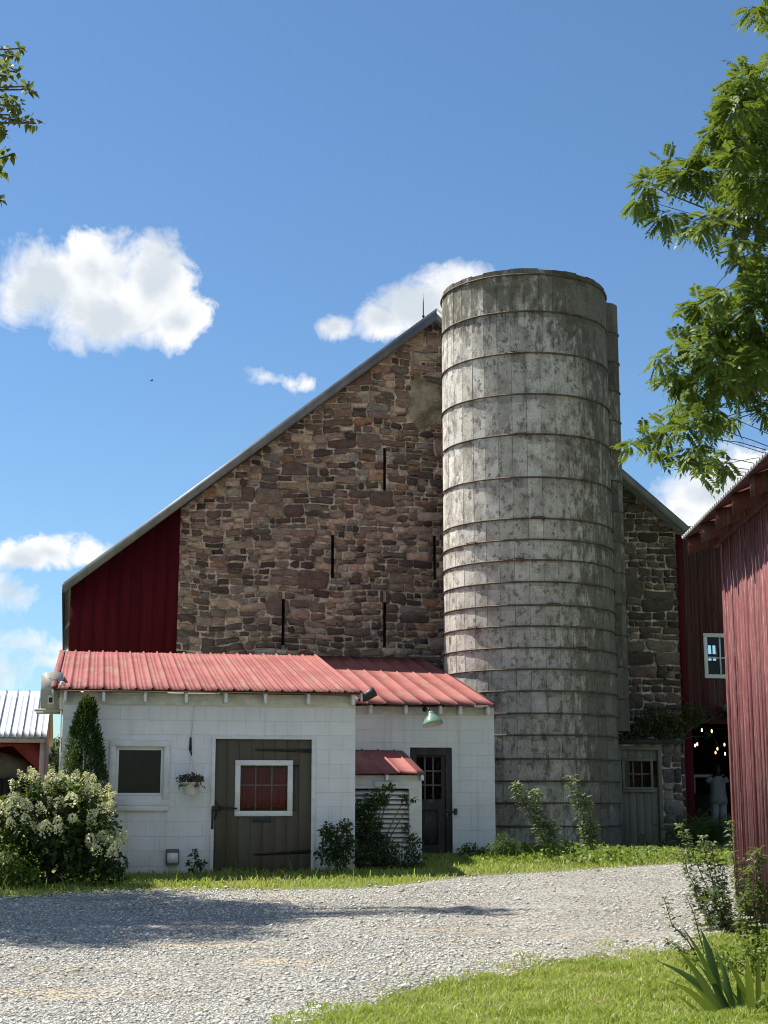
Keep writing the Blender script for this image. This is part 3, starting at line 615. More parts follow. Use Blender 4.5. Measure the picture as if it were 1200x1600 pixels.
# ================================================================== silo
SC = Vector((2.79, 28.35)); SR = 1.635; sb = gz(0, 27) - .05
def silo_z(py):
    d = ray(826, py); Y = SC.y - SR; return 1.5 + d.z / d.y * Y
silo = Thing(WORLD, 'silo', SC.x, SC.y, sb, 'tall round concrete stave silo with rusty hoops, weathered grey', 'silo')
hz = sorted(silo_z(p) for p in (428, 486, 551.5, 615.5, 679, 745, 810, 843.5, 875, 909, 944.5, 977.5, 1011.5, 1046, 1080, 1114, 1149, 1184.5, 1220.5, 1255.5, 1291))
topz = silo_z(419.5)
N_ = 38; mb = MB(); rows = [sb] + hz[:-1] + [topz]
col_t = [rng.uniform(.88, 1.1) for _ in range(N_)]; col_dz = [rng.uniform(-.022, .012) for _ in range(N_)]
for r_ in range(len(rows) - 1):
    for k in range(N_):
        a0 = 2 * math.pi * k / N_; a1 = 2 * math.pi * (k + 1) / N_; g = .004
        t = col_t[k] * rng.uniform(.88, 1.12); z0, z1 = rows[r_], rows[r_ + 1]
        if r_ == len(rows) - 2: z1 += col_dz[k]
        if t < .9: tc = (t, t * .985, t * .96)
        else: tc = (t, t, t)
        dr_ = rng.uniform(-.004, .004)
        def pt(a, rad, z): return (SC.x + rad * math.cos(a), SC.y + rad * math.sin(a), z)
        R0, R1 = SR + dr_, SR - .007
        vs = [pt(a0, R1, z0), pt(a0 + g, R0, z0), pt(a1 - g, R0, z0), pt(a1, R1, z0), pt(a0, R1, z1), pt(a0 + g, R0, z1), pt(a1 - g, R0, z1), pt(a1, R1, z1)]
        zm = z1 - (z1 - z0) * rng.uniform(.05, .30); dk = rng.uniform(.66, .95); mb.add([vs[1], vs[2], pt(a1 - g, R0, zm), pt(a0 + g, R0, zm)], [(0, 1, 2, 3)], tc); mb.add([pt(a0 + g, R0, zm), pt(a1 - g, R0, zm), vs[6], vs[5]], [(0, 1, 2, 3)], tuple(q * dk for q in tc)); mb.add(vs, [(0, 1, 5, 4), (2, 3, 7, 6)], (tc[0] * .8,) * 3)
        if r_ == len(rows) - 2:
            R2 = SR - .075; mb.add([pt(a0, R0, z1), pt(a1, R0, z1), pt(a1, R2, z1), pt(a0, R2, z1), pt(a0, R2, sb + 4), pt(a1, R2, sb + 4)], [(0, 1, 2, 3), (3, 2, 5, 4)], tc)
            mb.add([pt(a1, R0, z1), pt(a1, R2, z1), pt(a1, R2, z1 - .06), pt(a1, R0, z1 - .06)], [(0, 1, 2, 3)], tc)
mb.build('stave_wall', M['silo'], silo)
lug_at = {7: (740, ), 8: (803,), 10: (855,), 11: (740,), 12: (895,), 13: (935,), 2: (800,), 4: (812,), 6: (835,)}
for i, z in enumerate(reversed(hz)):
    mb = MB(); mb.ring((SC.x, SC.y, z), SR + .014, .0155, 76, 6, tilt=rng.uniform(-.012, .012)); hp = mb.build('hoop', M['hoop'], silo)
    for px in lug_at.get(i, ()):
        s_ = (px - 829) / 131; an = -math.pi / 2 + math.asin(max(-1, min(1, s_))); c_ = Vector((SC.x + (SR + .03) * math.cos(an), SC.y + (SR + .03) * math.sin(an), z)); tg = Vector((-math.sin(an), math.cos(an), 0)); no = Vector((math.cos(an), math.sin(an), 0))
        mb = MB(); mb.tube([c_ - tg * .10 + no * .01, c_ + tg * .10 + no * .01], .016, 6); mb.tube([c_ - tg * .16 + Vector((0, 0, .02)), c_ + tg * .05 + Vector((0, 0, .025))], .012, 6); mb.tube([c_ + tg * .06 - Vector((0, 0, .03)), c_ + tg * .06 + Vector((0, 0, .03)) + no * .02], .02, 6); mb.build('lug', M['hoop'], (hp, silo))
# filling chute behind the right side
cc = Vector((4.47, 29.32)); cr = .36; cb = 1.5 + ray(980, 1143).z / ray(980, 1143).y * 29.2; ct = 1.5 + ray(960, 478).z / ray(960, 478).y * 29.2
mb = MB(); nz = 14; n = 14
for i in range(nz):
    z0 = cb + (ct - cb) * i / nz; z1 = cb + (ct - cb) * (i + 1) / nz
    for k in range(n):
        a0 = 2 * math.pi * k / n; a1 = 2 * math.pi * (k + 1) / n; t = rng.uniform(.6, .95)
        if i == 3 and k in (9, 10): t = .35
        mb.add([(cc.x + cr * math.cos(a), cc.y + cr * math.sin(a), z) for a, z in ((a0, z0), (a1, z0), (a1, z1), (a0, z1))], [(0, 1, 2, 3)], t)
mb.add([(cc.x + cr * math.cos(2 * math.pi * k / n), cc.y + cr * math.sin(2 * math.pi * k / n), ct + (.05 if 4 < k < 9 else 0)) for k in range(n)], [tuple(range(n))], .6)
ch = mb.build('chute', M['silo'], silo)
for i in range(1, nz): mb = MB(); mb.ring((cc.x, cc.y, cb + (ct - cb) * i / nz), cr + .008, .013, 24, 6); mb.build('band', M['hoop'], (ch, silo))

# ================================================================== barn
def bu(px, py, w=0): return B.L(px, py, w)[0]
def bz(px, py, w=0): return B.L(px, py, w)[1]
EV = B.L(99, 917, -.3); PK = B.L(682, 488, -.3); ER = B.L(1076, 829, -.3); gb = .35
barn = Thing(B, 'barn', PK[0], 0, gb, 'large old barn with brown rubble stone gable, red siding and grey metal rake', 'barn')
def rl(u):   # underside of the roof in the gable plane
    return (EV[1] + (PK[1] - EV[1]) * (u - EV[0]) / (PK[0] - EV[0]) if u < PK[0] else ER[1] + (PK[1] - ER[1]) * (ER[0] - u) / (ER[0] - PK[0])) - .13
sl0 = bu(109, 960); sd_t = B.L(282, 800, 0); sd_b = B.L(275, 1018, 0); ur = bu(1061, 960)
def clip(poly, a, b, c):  # keep a*x+b*y<=c
    out = []
    for i in range(len(poly)):
        p, q = poly[i], poly[(i + 1) % len(poly)]; dp = a * p[0] + b * p[1] - c; dq = a * q[0] + b * q[1] - c
        if dp <= 0: out.append(p)
        if dp * dq < 0: t = dp / (dp - dq); out.append((p[0] + (q[0] - p[0]) * t, p[1] + (q[1] - p[1]) * t))
    return out
def clip_roof(poly):
    for (e, s) in ((EV, 1), (ER, -1)):
        k = (PK[1] - e[1]) / (PK[0] - e[0]); c = e[1] - .13 - k * e[0]
        poly = clip(poly, -k, 1, c)
        if len(poly) < 3: return []
    return poly
kx = (sd_t[0] - sd_b[0]) / (sd_t[1] - sd_b[1])
def clip_left(poly): return clip(poly, -1, kx, -(sd_b[0] - kx * sd_b[1]))
def area(p): return abs(sum(p[i][0] * p[(i + 1) % len(p)][1] - p[(i + 1) % len(p)][0] * p[i][1] for i in range(len(p)))) / 2
slots = []
for (px, y0, y1) in ((601, 700, 767), (520, 836, 904), (679, 837, 906), (443, 936, 1008), (601, 941, 1012)):
    u, zt1 = B.L(px, y0, 0); zb1 = bz(px, y1, 0); slots.append((u - .032, u + .032, zb1, zt1))
# mortar backing with true slots
mb = MB(); ub = sorted({sd_b[0] - .4, ur, PK[0], *[s[i] for s in slots for i in (0, 1)]})
mtop = 13
for i in range(len(ub) - 1):
    c = (ub[i] + ub[i + 1]) / 2; hs = sorted([(s[2], s[3]) for s in slots if s[0] < c < s[1]]); z = gb; segs = []
    for h in hs: segs.append((z, h[0])); z = h[1]
    segs.append((z, mtop))
    for (za, zc) in segs:
        p = clip_roof([(ub[i], za), (ub[i + 1], za), (ub[i + 1], zc), (ub[i], zc)]); p = clip_left(p) if p else p
        if len(p) > 2: mb.add([(q[0], 0, q[1]) for q in p], [tuple(range(len(p)))])
for s in slots:
    a, b, c, d = s; y = .45
    mb.add([(a, 0, c), (b, 0, c), (b, 0, d), (a, 0, d), (a, y, c), (b, y, c), (b, y, d), (a, y, d)], [(0, 4, 7, 3), (1, 2, 6, 5), (0, 1, 5, 4), (3, 7, 6, 2)], .35)
mb.build('mortar_bed', M['mortar'], barn)
# stones
PAL = [((.135, .098, .086), 5), ((.185, .142, .12), 5), ((.27, .208, .165), 4), ((.105, .080, .075), 5), ((.34, .275, .22), 3), ((.145, .128, .115), 3), ((.21, .125, .085), 2), ((.25, .23, .21), 1.5), ((.075, .060, .058), 3), ((.27, .19, .16), 2)]
PW = [p[1] for p in PAL]
def in_patch(u, z):
    pu, pz_ = B.L(668, 628, 0); return ((u - pu) / .36) ** 2 + ((z - pz_) / .58) ** 2 + .5 * mnoise.noise(Vector((u * 2, z * 2, 3))) < 1
mb = MB(); npz = bz(300, 830, 0)
def stone(x0, x1, z0, z1):
    m = rng.uniform(.009, .021); x0 += m; x1 -= m; z0 += m; z1 -= m
    if x1 - x0 < .04 or z1 - z0 < .03: return
    cx, cz = (x0 + x1) / 2, (z0 + z1) / 2; wd, ht = x1 - x0, z1 - z0
    if in_patch(cx, cz): return
    jx, jz = min(.035, wd * .14), min(.028, ht * .2); cr_ = min(wd, ht) * rng.uniform(.06, .24)
    def J(x, z): return (x + rng.uniform(-jx, jx) * .6, z + rng.uniform(-jz, jz) * .8)
    p = [J(x0 + cr_, z0), J(cx, z0), J(x1 - cr_, z0), J(x1, z0 + cr_), J(x1, cz), J(x1, z1 - cr_), J(x1 - cr_, z1), J(cx, z1), J(x0 + cr_, z1), J(x0, z1 - cr_), J(x0, cz), J(x0, z0 + cr_)]
    def warp(q):
        v = Vector((q[0] * .55, q[1] * .55, 1.7)); f = Vector((q[0] * 1.6, q[1] * 1.6, 9))
        return (q[0] + .10 * mnoise.noise(v) + .03 * mnoise.noise(f), q[1] + .12 * mnoise.noise(v + Vector((5, 9, 2))) + .045 * mnoise.noise(f + Vector((7, 1, 3))))
    p = [warp(q) for q in p]; p = clip_roof(p)
    if len(p) < 3: return
    p = clip_left(p); p = clip(p, 1, 0, ur) if len(p) > 2 else p
    if len(p) < 3: return
    parts = [p]
    for s in slots:
        new = []
        for q in parts:
            zs = [t[1] for t in q]; xs_ = [t[0] for t in q]
            if max(zs) > s[2] and min(zs) < s[3] and max(xs_) > s[0] and min(xs_) < s[1]: new += [clip(q, 1, 0, s[0]), clip(q, -1, 0, -s[1])]
            else: new.append(q)
        parts = [q for q in new if len(q) > 2]
    c = rng.choices(PAL, PW)[0][0]; t = rng.choice((rng.uniform(.85, 1.4), rng.uniform(1.2, 2.0))); 
    if cx > 2: c = tuple(.34 * a + .22 * b for a, b in zip(c, (.16, .155, .135)))  # greyer stones beyond the silo, also darkened to paint in the shade there
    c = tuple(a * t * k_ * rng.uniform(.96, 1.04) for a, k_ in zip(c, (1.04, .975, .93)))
    for q in parts:
        if area(q) < .0016: continue
        n = len(q); gx = sum(a for a, _ in q) / n; gzz = sum(b for _, b in q) / n; h = rng.uniform(.014, .05); tx, tz = rng.uniform(-.06, .06), rng.uniform(-.06, .06)
        def y(q_): return -h + tx * (q_[0] - gx) + tz * (q_[1] - gzz)
        sh = .88
        inn = [(gx + (a - gx) * sh, gzz + (b - gzz) * sh) for a, b in q]
        vs = [(a, .004, b) for a, b in q] + [(a, y((a, b)) * .55, b) for a, b in q] + [(a, y((a, b)), b) for a, b in inn] + [(gx, -h - .008, gzz)]
        fs = [(i, (i + 1) % n, n + (i + 1) % n, n + i) for i in range(n)] + [(n + i, n + (i + 1) % n, 2 * n + (i + 1) % n, 2 * n + i) for i in range(n)] + [(2 * n + i, 2 * n + (i + 1) % n, 3 * n) for i in range(n)]
        mb.add(vs, fs, c)
z = gb
while z < PK[1]:
    h = rng.uniform(.23, .38); x = sd_b[0] - .5
    while x < ur + .1:
        right = x > 2
        bw = rng.uniform(.30, .75) * (1.3 if right else 1)
        rws = rng.choices((1, 2, 3), (1, 7, 5) if not right else (4, 5, 1))[0]
        if h < .32 and rws == 3: rws = 2
        cuts = [0] + sorted(((k + rng.uniform(-.22, .22)) / rws) for k in range(1, rws)) + [1]
        for k in range(rws):
            hh = (cuts[k + 1] - cuts[k]) * h; nn = max(1, round(bw / (hh * rng.uniform(1.25, 2.9)))); cs = [0] + sorted((j + rng.uniform(-.3, .3)) / nn for j in range(1, nn)) + [1]
            for j in range(nn): stone(x + bw * cs[j], x + bw * cs[j + 1], z + h * cuts[k], z + h * cuts[k + 1])
        x += bw
    z += h
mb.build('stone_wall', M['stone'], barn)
# rendered patch near the peak
mb = MB(); pu, pz_ = B.L(668, 628, 0); n = 40; m = 7; vs = []
for j in range(m + 1):
    for i in range(n):
        a = 2 * math.pi * i / n; r_ = j / m * (1 + .5 * mnoise.noise(Vector((math.cos(a) * 1.5, math.sin(a) * 1.5, 4))))
        x, zz = pu + .47 * r_ * math.cos(a), pz_ + .72 * r_ * math.sin(a); vs.append((x, -.034 * (1 - (j / m) ** 4) - .012 * mnoise.noise(Vector((x * 4, zz * 4, 1))) - .006, zz))
mb.add(vs, [(j * n + i, j * n + (i + 1) % n, (j + 1) * n + (i + 1) % n, (j + 1) * n + i) for j in range(m) for i in range(n)])
mb.build('mortar_patch', M['patch'], barn, smooth=True)
# red siding of the overhanging bay
mb = MB(); u = sl0; zs0 = bz(200, 1040, 0)
mb.prism([(sl0, zs0), (sd_b[0] - .02, zs0), (sd_t[0] - .02, rl(sd_t[0]) + .08), (sl0, rl(sl0) + .08)], .004, .03, 'y', .5)
def sd_right(z): return sd_b[0] + kx * (z - sd_b[1])
zs0 = bz(200, 1040, 0)
while u < sd_t[0]:
    e = min(u + rng.uniform(.20, .28), sd_t[0] + .02); t = rng.uniform(.85, 1.12); j = rng.uniform(0, .004)
    p = clip([(u, zs0), (e - .003, zs0), (e - .003, rl(e) + .05), (u, rl(u) + .05)], 1, -kx, sd_b[0] - kx * sd_b[1])
    if len(p) > 2: mb.prism(p, -.035 - j, .0, 'y', t)
    u = e
mb.build('red_siding', M['barnred'], barn)
# body, floor plates, roof
D = 13.0; mb = MB(); mb.box(sl0, sl0 + .06, .01, D, zs0, rl(sl0)); mb.box(ur - .5, ur, .02, D, gb, rl(ur) - .0); mb.box(sd_b[0], sd_b[0] + .5, .02, D, gb, 4.1); mb.box(sl0, sd_b[0] + .1, .06, D, zs0, zs0 + .12)
mb.prism([(sl0, zs0), (ur, gb), (ur, rl(ur)), (PK[0], rl(PK[0])), (sl0, rl(sl0))], D, D + .1, 'y'); mb.build('side_wall', M['darkwood'], barn)
th = .10
def slab(e, p, name):
    mb = MB(); mb.prism([e, p, (p[0], p[1] + th), (e[0], e[1] + th)], -.29, D + .3, 'y'); return mb.build(name, M['galv'], barn)
e0 = (EV[0], EV[1] - .02); pk = (PK[0], PK[1] - .02)
rfb = slab(e0, pk, 'roof'); slab((ER[0], ER[1] - .02), pk, 'roof')
def rake(e, p, name):
    d = Vector((p[0] - e[0], p[1] - e[1])).normalized(); h = .225
    mb = MB(); mb.prism([(e[0], e[1] - h * .55), (p[0], p[1] - h * .75), (p[0], p[1] + .085), (e[0], e[1] + .085)], -.325, -.292, 'y'); mb.build(name, M['rake'], barn)
rake(EV, PK, 'rake_trim'); rake(ER, PK, 'rake_trim')
mb = MB(); mb.box(EV[0] - .02, EV[0] + .02, -.3, D, EV[1] - .16, EV[1] + .05); mb.build('fascia', M['darkwood'], barn)
x, z = B.L(664, 497, 0); zt1 = bz(664, 455, 0); mb = MB(); mb.tube([(x, .15, z - .1), (x, .15, z + (zt1 - z) * .6), (x, .15, zt1)], [.014, .012, .003], 6); mb.lathe((x, .15, z + .06), [(.015, 0), (.03, .02), (.03, .04), (.012, .06)], 10); mb.build('lightning_rod', M['iron'], barn)
# red corner board by the wing
mb = MB(); mb.rbox(ur - .02, ur + .085, -.05, .25, 2.6, rl(ur) - .05, .005); mb.build('corner_board', M['barnred'], barn)

# ================================================================== red wing to the right of the barn
w4 = .30; x0 = ur + .09; x1 = ur + 5.5; wz1 = bz(1066, 838, w4); gw = .45
wing = Thing(B, 'red_wing', x0, w4, gw, 'weathered dark red boarded wing with an open doorway, joining the barn on its right', 'barn wing')
oo = (bu(1084, 1230, w4), bu(1084, 1230, w4) + 2.6, gw, bz(1110, 1131, w4)); ww = (bu(1104, 1025, w4), bu(1170, 1025, w4), bz(1120, 1055, w4), bz(1120, 995, w4))
mb = MB()
def cut_boards(a, b, z0, z1, mb, W=.17):
    u = a
    while u < b - .01:
        e = min(u + W * rng.uniform(.8, 1.2), b); t = rng.uniform(.72, 1.2); j = rng.uniform(0, .006)
        mb.rbox(u, e - .005, w4 - j, w4 + .03, z0, z1, .003, t); u = e
cut_boards(x0, ww[0], oo[3] + .28, wz1, mb); cut_boards(ww[0], ww[1], oo[3] + .28, ww[2], mb); cut_boards(ww[0], ww[1], ww[3], wz1, mb); cut_boards(ww[1], x1, oo[3] + .28, wz1, mb)
cut_boards(oo[1], x1, gw, oo[3], mb)
mb.build('board_wall', M['oldred'], wing)
mb = MB(); mb.holed(x0, x1, oo[3] + .28, wz1, w4 + .032, w4 + .05, [ww]); mb.build('sheathing', M['darkwood'], wing)
mb = MB(); mb.rbox(x0, x1, w4 - .03, w4 + .06, oo[3], oo[3] + .275, .005); mb.build('lintel', M['darkred'], wing)
mb = MB(); mb.rbox(bu(1069, 1230, w4), oo[0], w4 - .03, w4 + .12, gw, oo[3], .006); mb.build('door_post', M['barnred'], wing)
mb = MB(); mb.box(x0, x1, w4 - .06, w4 + .10, wz1, wz1 + .12); mb.build('fascia', M['trim'], wing)
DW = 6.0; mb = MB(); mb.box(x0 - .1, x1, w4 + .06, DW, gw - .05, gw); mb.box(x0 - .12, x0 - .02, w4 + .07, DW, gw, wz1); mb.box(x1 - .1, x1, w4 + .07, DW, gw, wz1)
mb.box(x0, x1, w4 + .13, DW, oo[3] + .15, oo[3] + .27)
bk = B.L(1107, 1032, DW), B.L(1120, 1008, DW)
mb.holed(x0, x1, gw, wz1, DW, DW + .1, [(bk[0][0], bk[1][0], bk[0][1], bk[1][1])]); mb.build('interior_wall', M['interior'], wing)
mb = MB(); a, b, c, d = bk[0][0], bk[1][0], bk[0][1], bk[1][1]; mb.box((a + b) / 2 - .015, (a + b) / 2 + .015, DW + .03, DW + .06, c, d); mb.box(a, b, DW + .03, DW + .06, c + (d - c) * .3 - .02, c + (d - c) * .3 + .05); mb.build('rear_sash', M['muntin'], wing)
mb = MB(); mb.prism([(w4 - .3, wz1 + .121), (DW + .3, wz1 + .55), (DW + .3, wz1 + .63), (w4 - .3, wz1 + .20)], x0 - .05, x1 + .2, 'x'); mb.build('roof', M['galv'], wing)
mb = MB(); frame4(mb, ww[0] - .07, ww[1] + .07, ww[2] - .07, ww[3] + .07, .085, w4 - .035, w4 - .007); wf = mb.build('window', M['trim'], wing)
mb = MB(); xm, zm = (ww[0] + (bu(1125, 1025, w4))) * 0 + bu(1125.5, 1025, w4), bz(1125, 1028, w4); mb.box(xm - .016, xm + .016, w4 + .0, w4 + .03, ww[2], ww[3]); mb.box(ww[0], ww[1], w4 + .002, w4 + .028, zm - .014, zm + .014)
xm2 = bu(1147, 1025, w4); mb.box(xm2 - .016, xm2 + .016, w4 + .0, w4 + .03, ww[2], ww[3]); mb.build('muntin', M['trim'], (wf, wing))
mb = MB(); pane(mb, ww[0], ww[1], w4 + .031, ww[2], ww[3]); mb.build('pane', M['glass'], (wf, wing))

# counter inside the doorway
wc = 3.0; a, z = B.L(1085, 1211, wc); b = bu(1112, 1211, wc)
ctr = Thing(B, 'counter', a, wc, gw, 'pale wooden counter just inside the dark doorway', 'counter')
mb = MB(); mb.rbox(a - .1, b + .3, wc - .03, wc + .5, z - .05, z + .01, .005); mb.build('top', M['frieze'], ctr)
mb = MB(); mb.rbox(a - .05, b + .25, wc, wc + .03, gw + .25, z - .42, .004); mb.build('front_panel', M['darkwood'], ctr)
for u in (a - .03, b + .2): mb = MB(); mb.rbox(u, u + .06, wc + .03, wc + .09, gw, z - .05, .004); mb.build('leg', M['frieze'], ctr)

# string lights under the lintel
bulbs = [(1072, 1129, w4 - .12), (1089.5, 1163, 1.2), (1086, 1165, 1.5), (1096.6, 1141, .9), (1112, 1142.6, 1.2), (1121, 1170, 2.4), (1118, 1176, 3.0), (1132, 1163.6, 2.0), (1133, 1178, 2.8)]
pts = [Vector((*B.L(px, py, wz_), 0)) for px, py, wz_ in bulbs]; pts = [Vector((p.x, bulbs[i][2], p.y)) for i, p in enumerate(pts)]
st = Thing(B, 'string_lights', pts[0].x, pts[0].y, pts[0].z, 'string of small warm bulbs glowing in the dark doorway', 'string lights')
mb = MB(); path = []
for i in range(len(pts) - 1):
    for k in range(6):
        t = k / 6; p = pts[i].lerp(pts[i + 1], t) + Vector((0, 0, .10 - .25 * t * (1 - t))); path.append(p)
path.append(pts[-1] + Vector((0, 0, .10))); mb.tube(path, .006, 5); mb.build('cord', M['iron'], st)
for p in pts: mb = MB(); mb.lathe(p, [(.0, -.035), (.012, -.026), (.017, -.004), (.014, .018), (.010, .035), (.0, .04)], 10); bl = mb.build('bulb', M['bulb'], st, smooth=True); mb = MB(); mb.lathe(p, [(.012, .036), (.012, .10), (0, .105)], 8); mb.build('socket', M['iron'], (bl, st))
# small tilted sheet by the wing window
x, z = B.L(1132, 1112, w4 - .25); aw = Thing(B, 'tilted_panel', x, w4, z, 'small pale tilted metal panel fixed beside the doorway lintel', 'panel')
mb = MB(); mb.prism([(x - .05, z + .13), (x + .16, z - .18), (x + .18, z - .17), (x - .02, z + .14)], w4 - .5, w4 - .05, 'y'); mb.build('sheet', M['galv'], aw); mb = MB(); mb.tube([(x + .08, w4 - .28, z - .03), (x + .1, w4 - .03, z + .1)], .015, 6); mb.build('bracket', M['iron'], aw)

# ================================================================== stone annex with green door
wa = -1.35; a0, a1 = bu(955, 1250, wa), bu(1066, 1250, wa); az1 = bz(1000, 1163, wa); ag = .40
ax = Thing(B, 'door_annex', a0, wa, ag, 'low flat topped stone annex with grey green door between silo and barn', 'annex')
dr_ = (bu(966, 1250, wa), bu(1035, 1250, wa), ag + .02, bz(1000, 1166, wa) - .0)
mb = MB(); mb.holed(a0, a1, ag, az1, wa, wa + .3, [dr_]); mb.box(a1 - .3, a1, wa + .3, -.05, ag, az1); mb.box(a0, a0 + .1, wa + .3, -.05, ag, az1); mb.build('mortar_bed', M['mortar'], ax)
mb = MB(); z = ag
def rough_stone(mb, x0, x1, z0, z1, y):
    m = rng.uniform(.006, .014); x0 += m; x1 -= m; z0 += m; z1 -= m; w_, h_ = x1 - x0, z1 - z0; c_ = min(w_, h_) * rng.uniform(.08, .26); j = lambda a, b: (a + rng.uniform(-.018, .018), b + rng.uniform(-.014, .014))
    q = [j(x0 + c_, z0), j((x0 + x1) / 2, z0), j(x1 - c_, z0), j(x1, z0 + c_), j(x1, z1 - c_), j(x1 - c_, z1), j((x0 + x1) / 2, z1), j(x0 + c_, z1), j(x0, z1 - c_), j(x0, z0 + c_)]; n = len(q)
    gx, gz_ = (x0 + x1) / 2, (z0 + z1) / 2; h = rng.uniform(.02, .05); t = rng.uniform(.8, 1.4); col = tuple(t * (.6 * v + .4 * .14) for v in rng.choices(PAL, PW)[0][0])
    vs = [(p[0], y + .004, p[1]) for p in q] + [(p[0], y - h * .5, p[1]) for p in q] + [(gx + (p[0] - gx) * .86, y - h, gz_ + (p[1] - gz_) * .86) for p in q] + [(gx, y - h - .006, gz_)]
    mb.add(vs, [(i, (i + 1) % n, n + (i + 1) % n, n + i) for i in range(n)] + [(n + i, n + (i + 1) % n, 2 * n + (i + 1) % n, 2 * n + i) for i in range(n)] + [(2 * n + i, 2 * n + (i + 1) % n, 3 * n) for i in range(n)], col)
while z < az1 - .08:
    h = rng.uniform(.16, .36); h = az1 - z if az1 - z - h < .1 else h; x = dr_[1] + .02
    while x < a1 - .02:
        e = x + rng.uniform(.18, .5); e = a1 if a1 - e < .12 else e
        if h > .24 and rng.random() < .5: k = rng.uniform(.35, .65); rough_stone(mb, x, e, z, z + h * k, wa); rough_stone(mb, x, e, z + h * k, z + h, wa)
        else: rough_stone(mb, x, e, z, z + h, wa)
        x = e
    z += h
mb.build('stone_wall', M['stone'], ax)
mb = MB(); mb.rbox(a0 - .05, a1 + .06, wa - .12, .0, az1, az1 + .085, .01); mb.build('roof_slab', M['darkwood'], ax)
mb = MB(); t = .075; mb.rbox(dr_[0], dr_[0] + t, wa - .03, wa + .1, dr_[2], dr_[3] - t, .004); mb.rbox(dr_[1] - t, dr_[1], wa - .03, wa + .1, dr_[2], dr_[3] - t, .004); mb.rbox(dr_[0], dr_[1], wa - .03, wa + .1, dr_[3] - t, dr_[3] - .003, .004); mb.build('door_frame', M['sagedoor'], ax)
a, b, c, d = dr_[0] + t, dr_[1] - t, dr_[2], dr_[3] - t; gl = (bu(976, 1208, wa), bu(1017, 1208, wa), bz(996, 1230, wa), bz(996, 1189, wa))
mb = MB(); n = 5; wd = (b - a) / n
for i in range(n):
    p, q = a + i * wd, a + (i + 1) * wd - .004; mm = [(c, gl[2]), (gl[3], d)] if (q > gl[0] and p < gl[1]) else [(c, d)]
    for s0, s1 in mm: mb.rbox(p, q, wa + .02, wa + .06, s0, s1, .004, rng.uniform(.9, 1.1))
dd2 = mb.build('door', M['sagedoor'], ax)
mb = MB(); frame4(mb, gl[0] - .05, gl[1] + .05, gl[2] - .05, gl[3] + .05, .055, wa - .005, wa + .02); mb.rbox(gl[0] - .07, gl[1] + .07, wa - .03, wa + .019, gl[2] - .1, gl[2] - .052, .004); mb.build('window_frame', M['sagedoor'], (dd2, ax))
mb = MB()
for k in (1, 2): x = gl[0] + (gl[1] - gl[0]) * k / 3; mb.box(x - .012, x + .012, wa + .015, wa + .035, gl[2], gl[3])
mb.box(gl[0], gl[1], wa + .017, wa + .033, (gl[2] + gl[3]) / 2 - .012, (gl[2] + gl[3]) / 2 + .012); mb.build('muntin', M['sagedoor'], (dd2, ax))
mb = MB(); pane(mb, gl[0], gl[1], wa + .036, gl[2], gl[3]); mb.build('pane', M['glass'], (dd2, ax))

# ================================================================== boarded shed on the right
sh_g = gz(0, 15) - .12; ze = 4.47; slope_ = .42
shed = Thing(S, 'boarded_shed', 0, 0, sh_g, 'near shed of sunlit dark red vertical boards with corrugated eave at right edge', 'shed')
mb = MB(); boards(mb, .03, 8, 0, .035, sh_g, ze + .12, .165, .026, .020, (.78, 1.15)); 
for u in np.arange(.07, 8, .15):
    if rng.random() < .12: mb.rbox(u + .05, u + .085, -.022, -.001, sh_g + rng.uniform(0, .3), ze + .1, .004, rng.uniform(.75, 1.1))
mb.build('board_wall', M['shedred'], shed)
mb = MB(); mb.box(.02, 8, .040, .06, sh_g, ze + .13); mb.box(0, .05, .061, 5, sh_g, ze + .13); mb.box(0, 8, 4.95, 5, sh_g, ze + 2); mb.build('inner_sheathing', M['darkwood'], shed)
mb = MB(); w_ = .061
while w_ < 4.9: e_ = min(w_ + rng.uniform(.14, .19), 4.94); mb.box(7.95 - rng.uniform(0, .01), 8, w_, e_ - .012, sh_g, ze + .1 + slope_ * w_, rng.uniform(.8, 1.15)); w_ = e_
mb.box(7.90, 7.93, .061, 4.94, sh_g, ze + .1, .3); mb.build('end_wall', M['shedred'], shed)
mb = MB(); mb.rbox(-.035, .05, -.03, .06, sh_g, ze + .1, .006); mb.build('corner_board', M['shedred'], shed)
slope = .42
def rz_(w): return ze + slope * (w + .40)
mb = MB(); n = 0; cor = []
for k in range(int(9.2 / .12 * 4)):
    cor.append((-.35 + k * .03, .021 * math.sin(k * math.pi / 2)))
vs = []
for wv in (-.42, 5.3):
    for (u, h) in cor: vs.append((u, wv, rz_(wv) + .03 + h))
n = len(cor); mb.add(vs, [(i, i + 1, n + i + 1, n + i) for i in range(n - 1)]); mb.build('roof', M['galv'], shed, solid=.003)
mb = MB(); mb.prism([(-.40, rz_(-.40)), (5.2, rz_(5.2)), (5.2, rz_(5.2) + .015), (-.40, rz_(-.40) + .015)], -.33, 8.3, 'x'); mb.build('roof_deck', M['darkred'], shed)
for k in range(10):
    u = -.28 + .86 * k; mb = MB(); mb.prism([(-.36, rz_(-.36) - .21), (-.36, rz_(-.36) - .004), (1.2, rz_(1.2) - .004), (1.2, rz_(1.2) - .21)], u, u + .055, 'x', 1.3); mb.build('rafter', M['oldred'], shed)
mb = MB(); mb.rbox(-.3, 8.2, -.05, -.0, ze - .10, ze + .14, .004); mb.build('frieze_board', M['darkred'], shed)

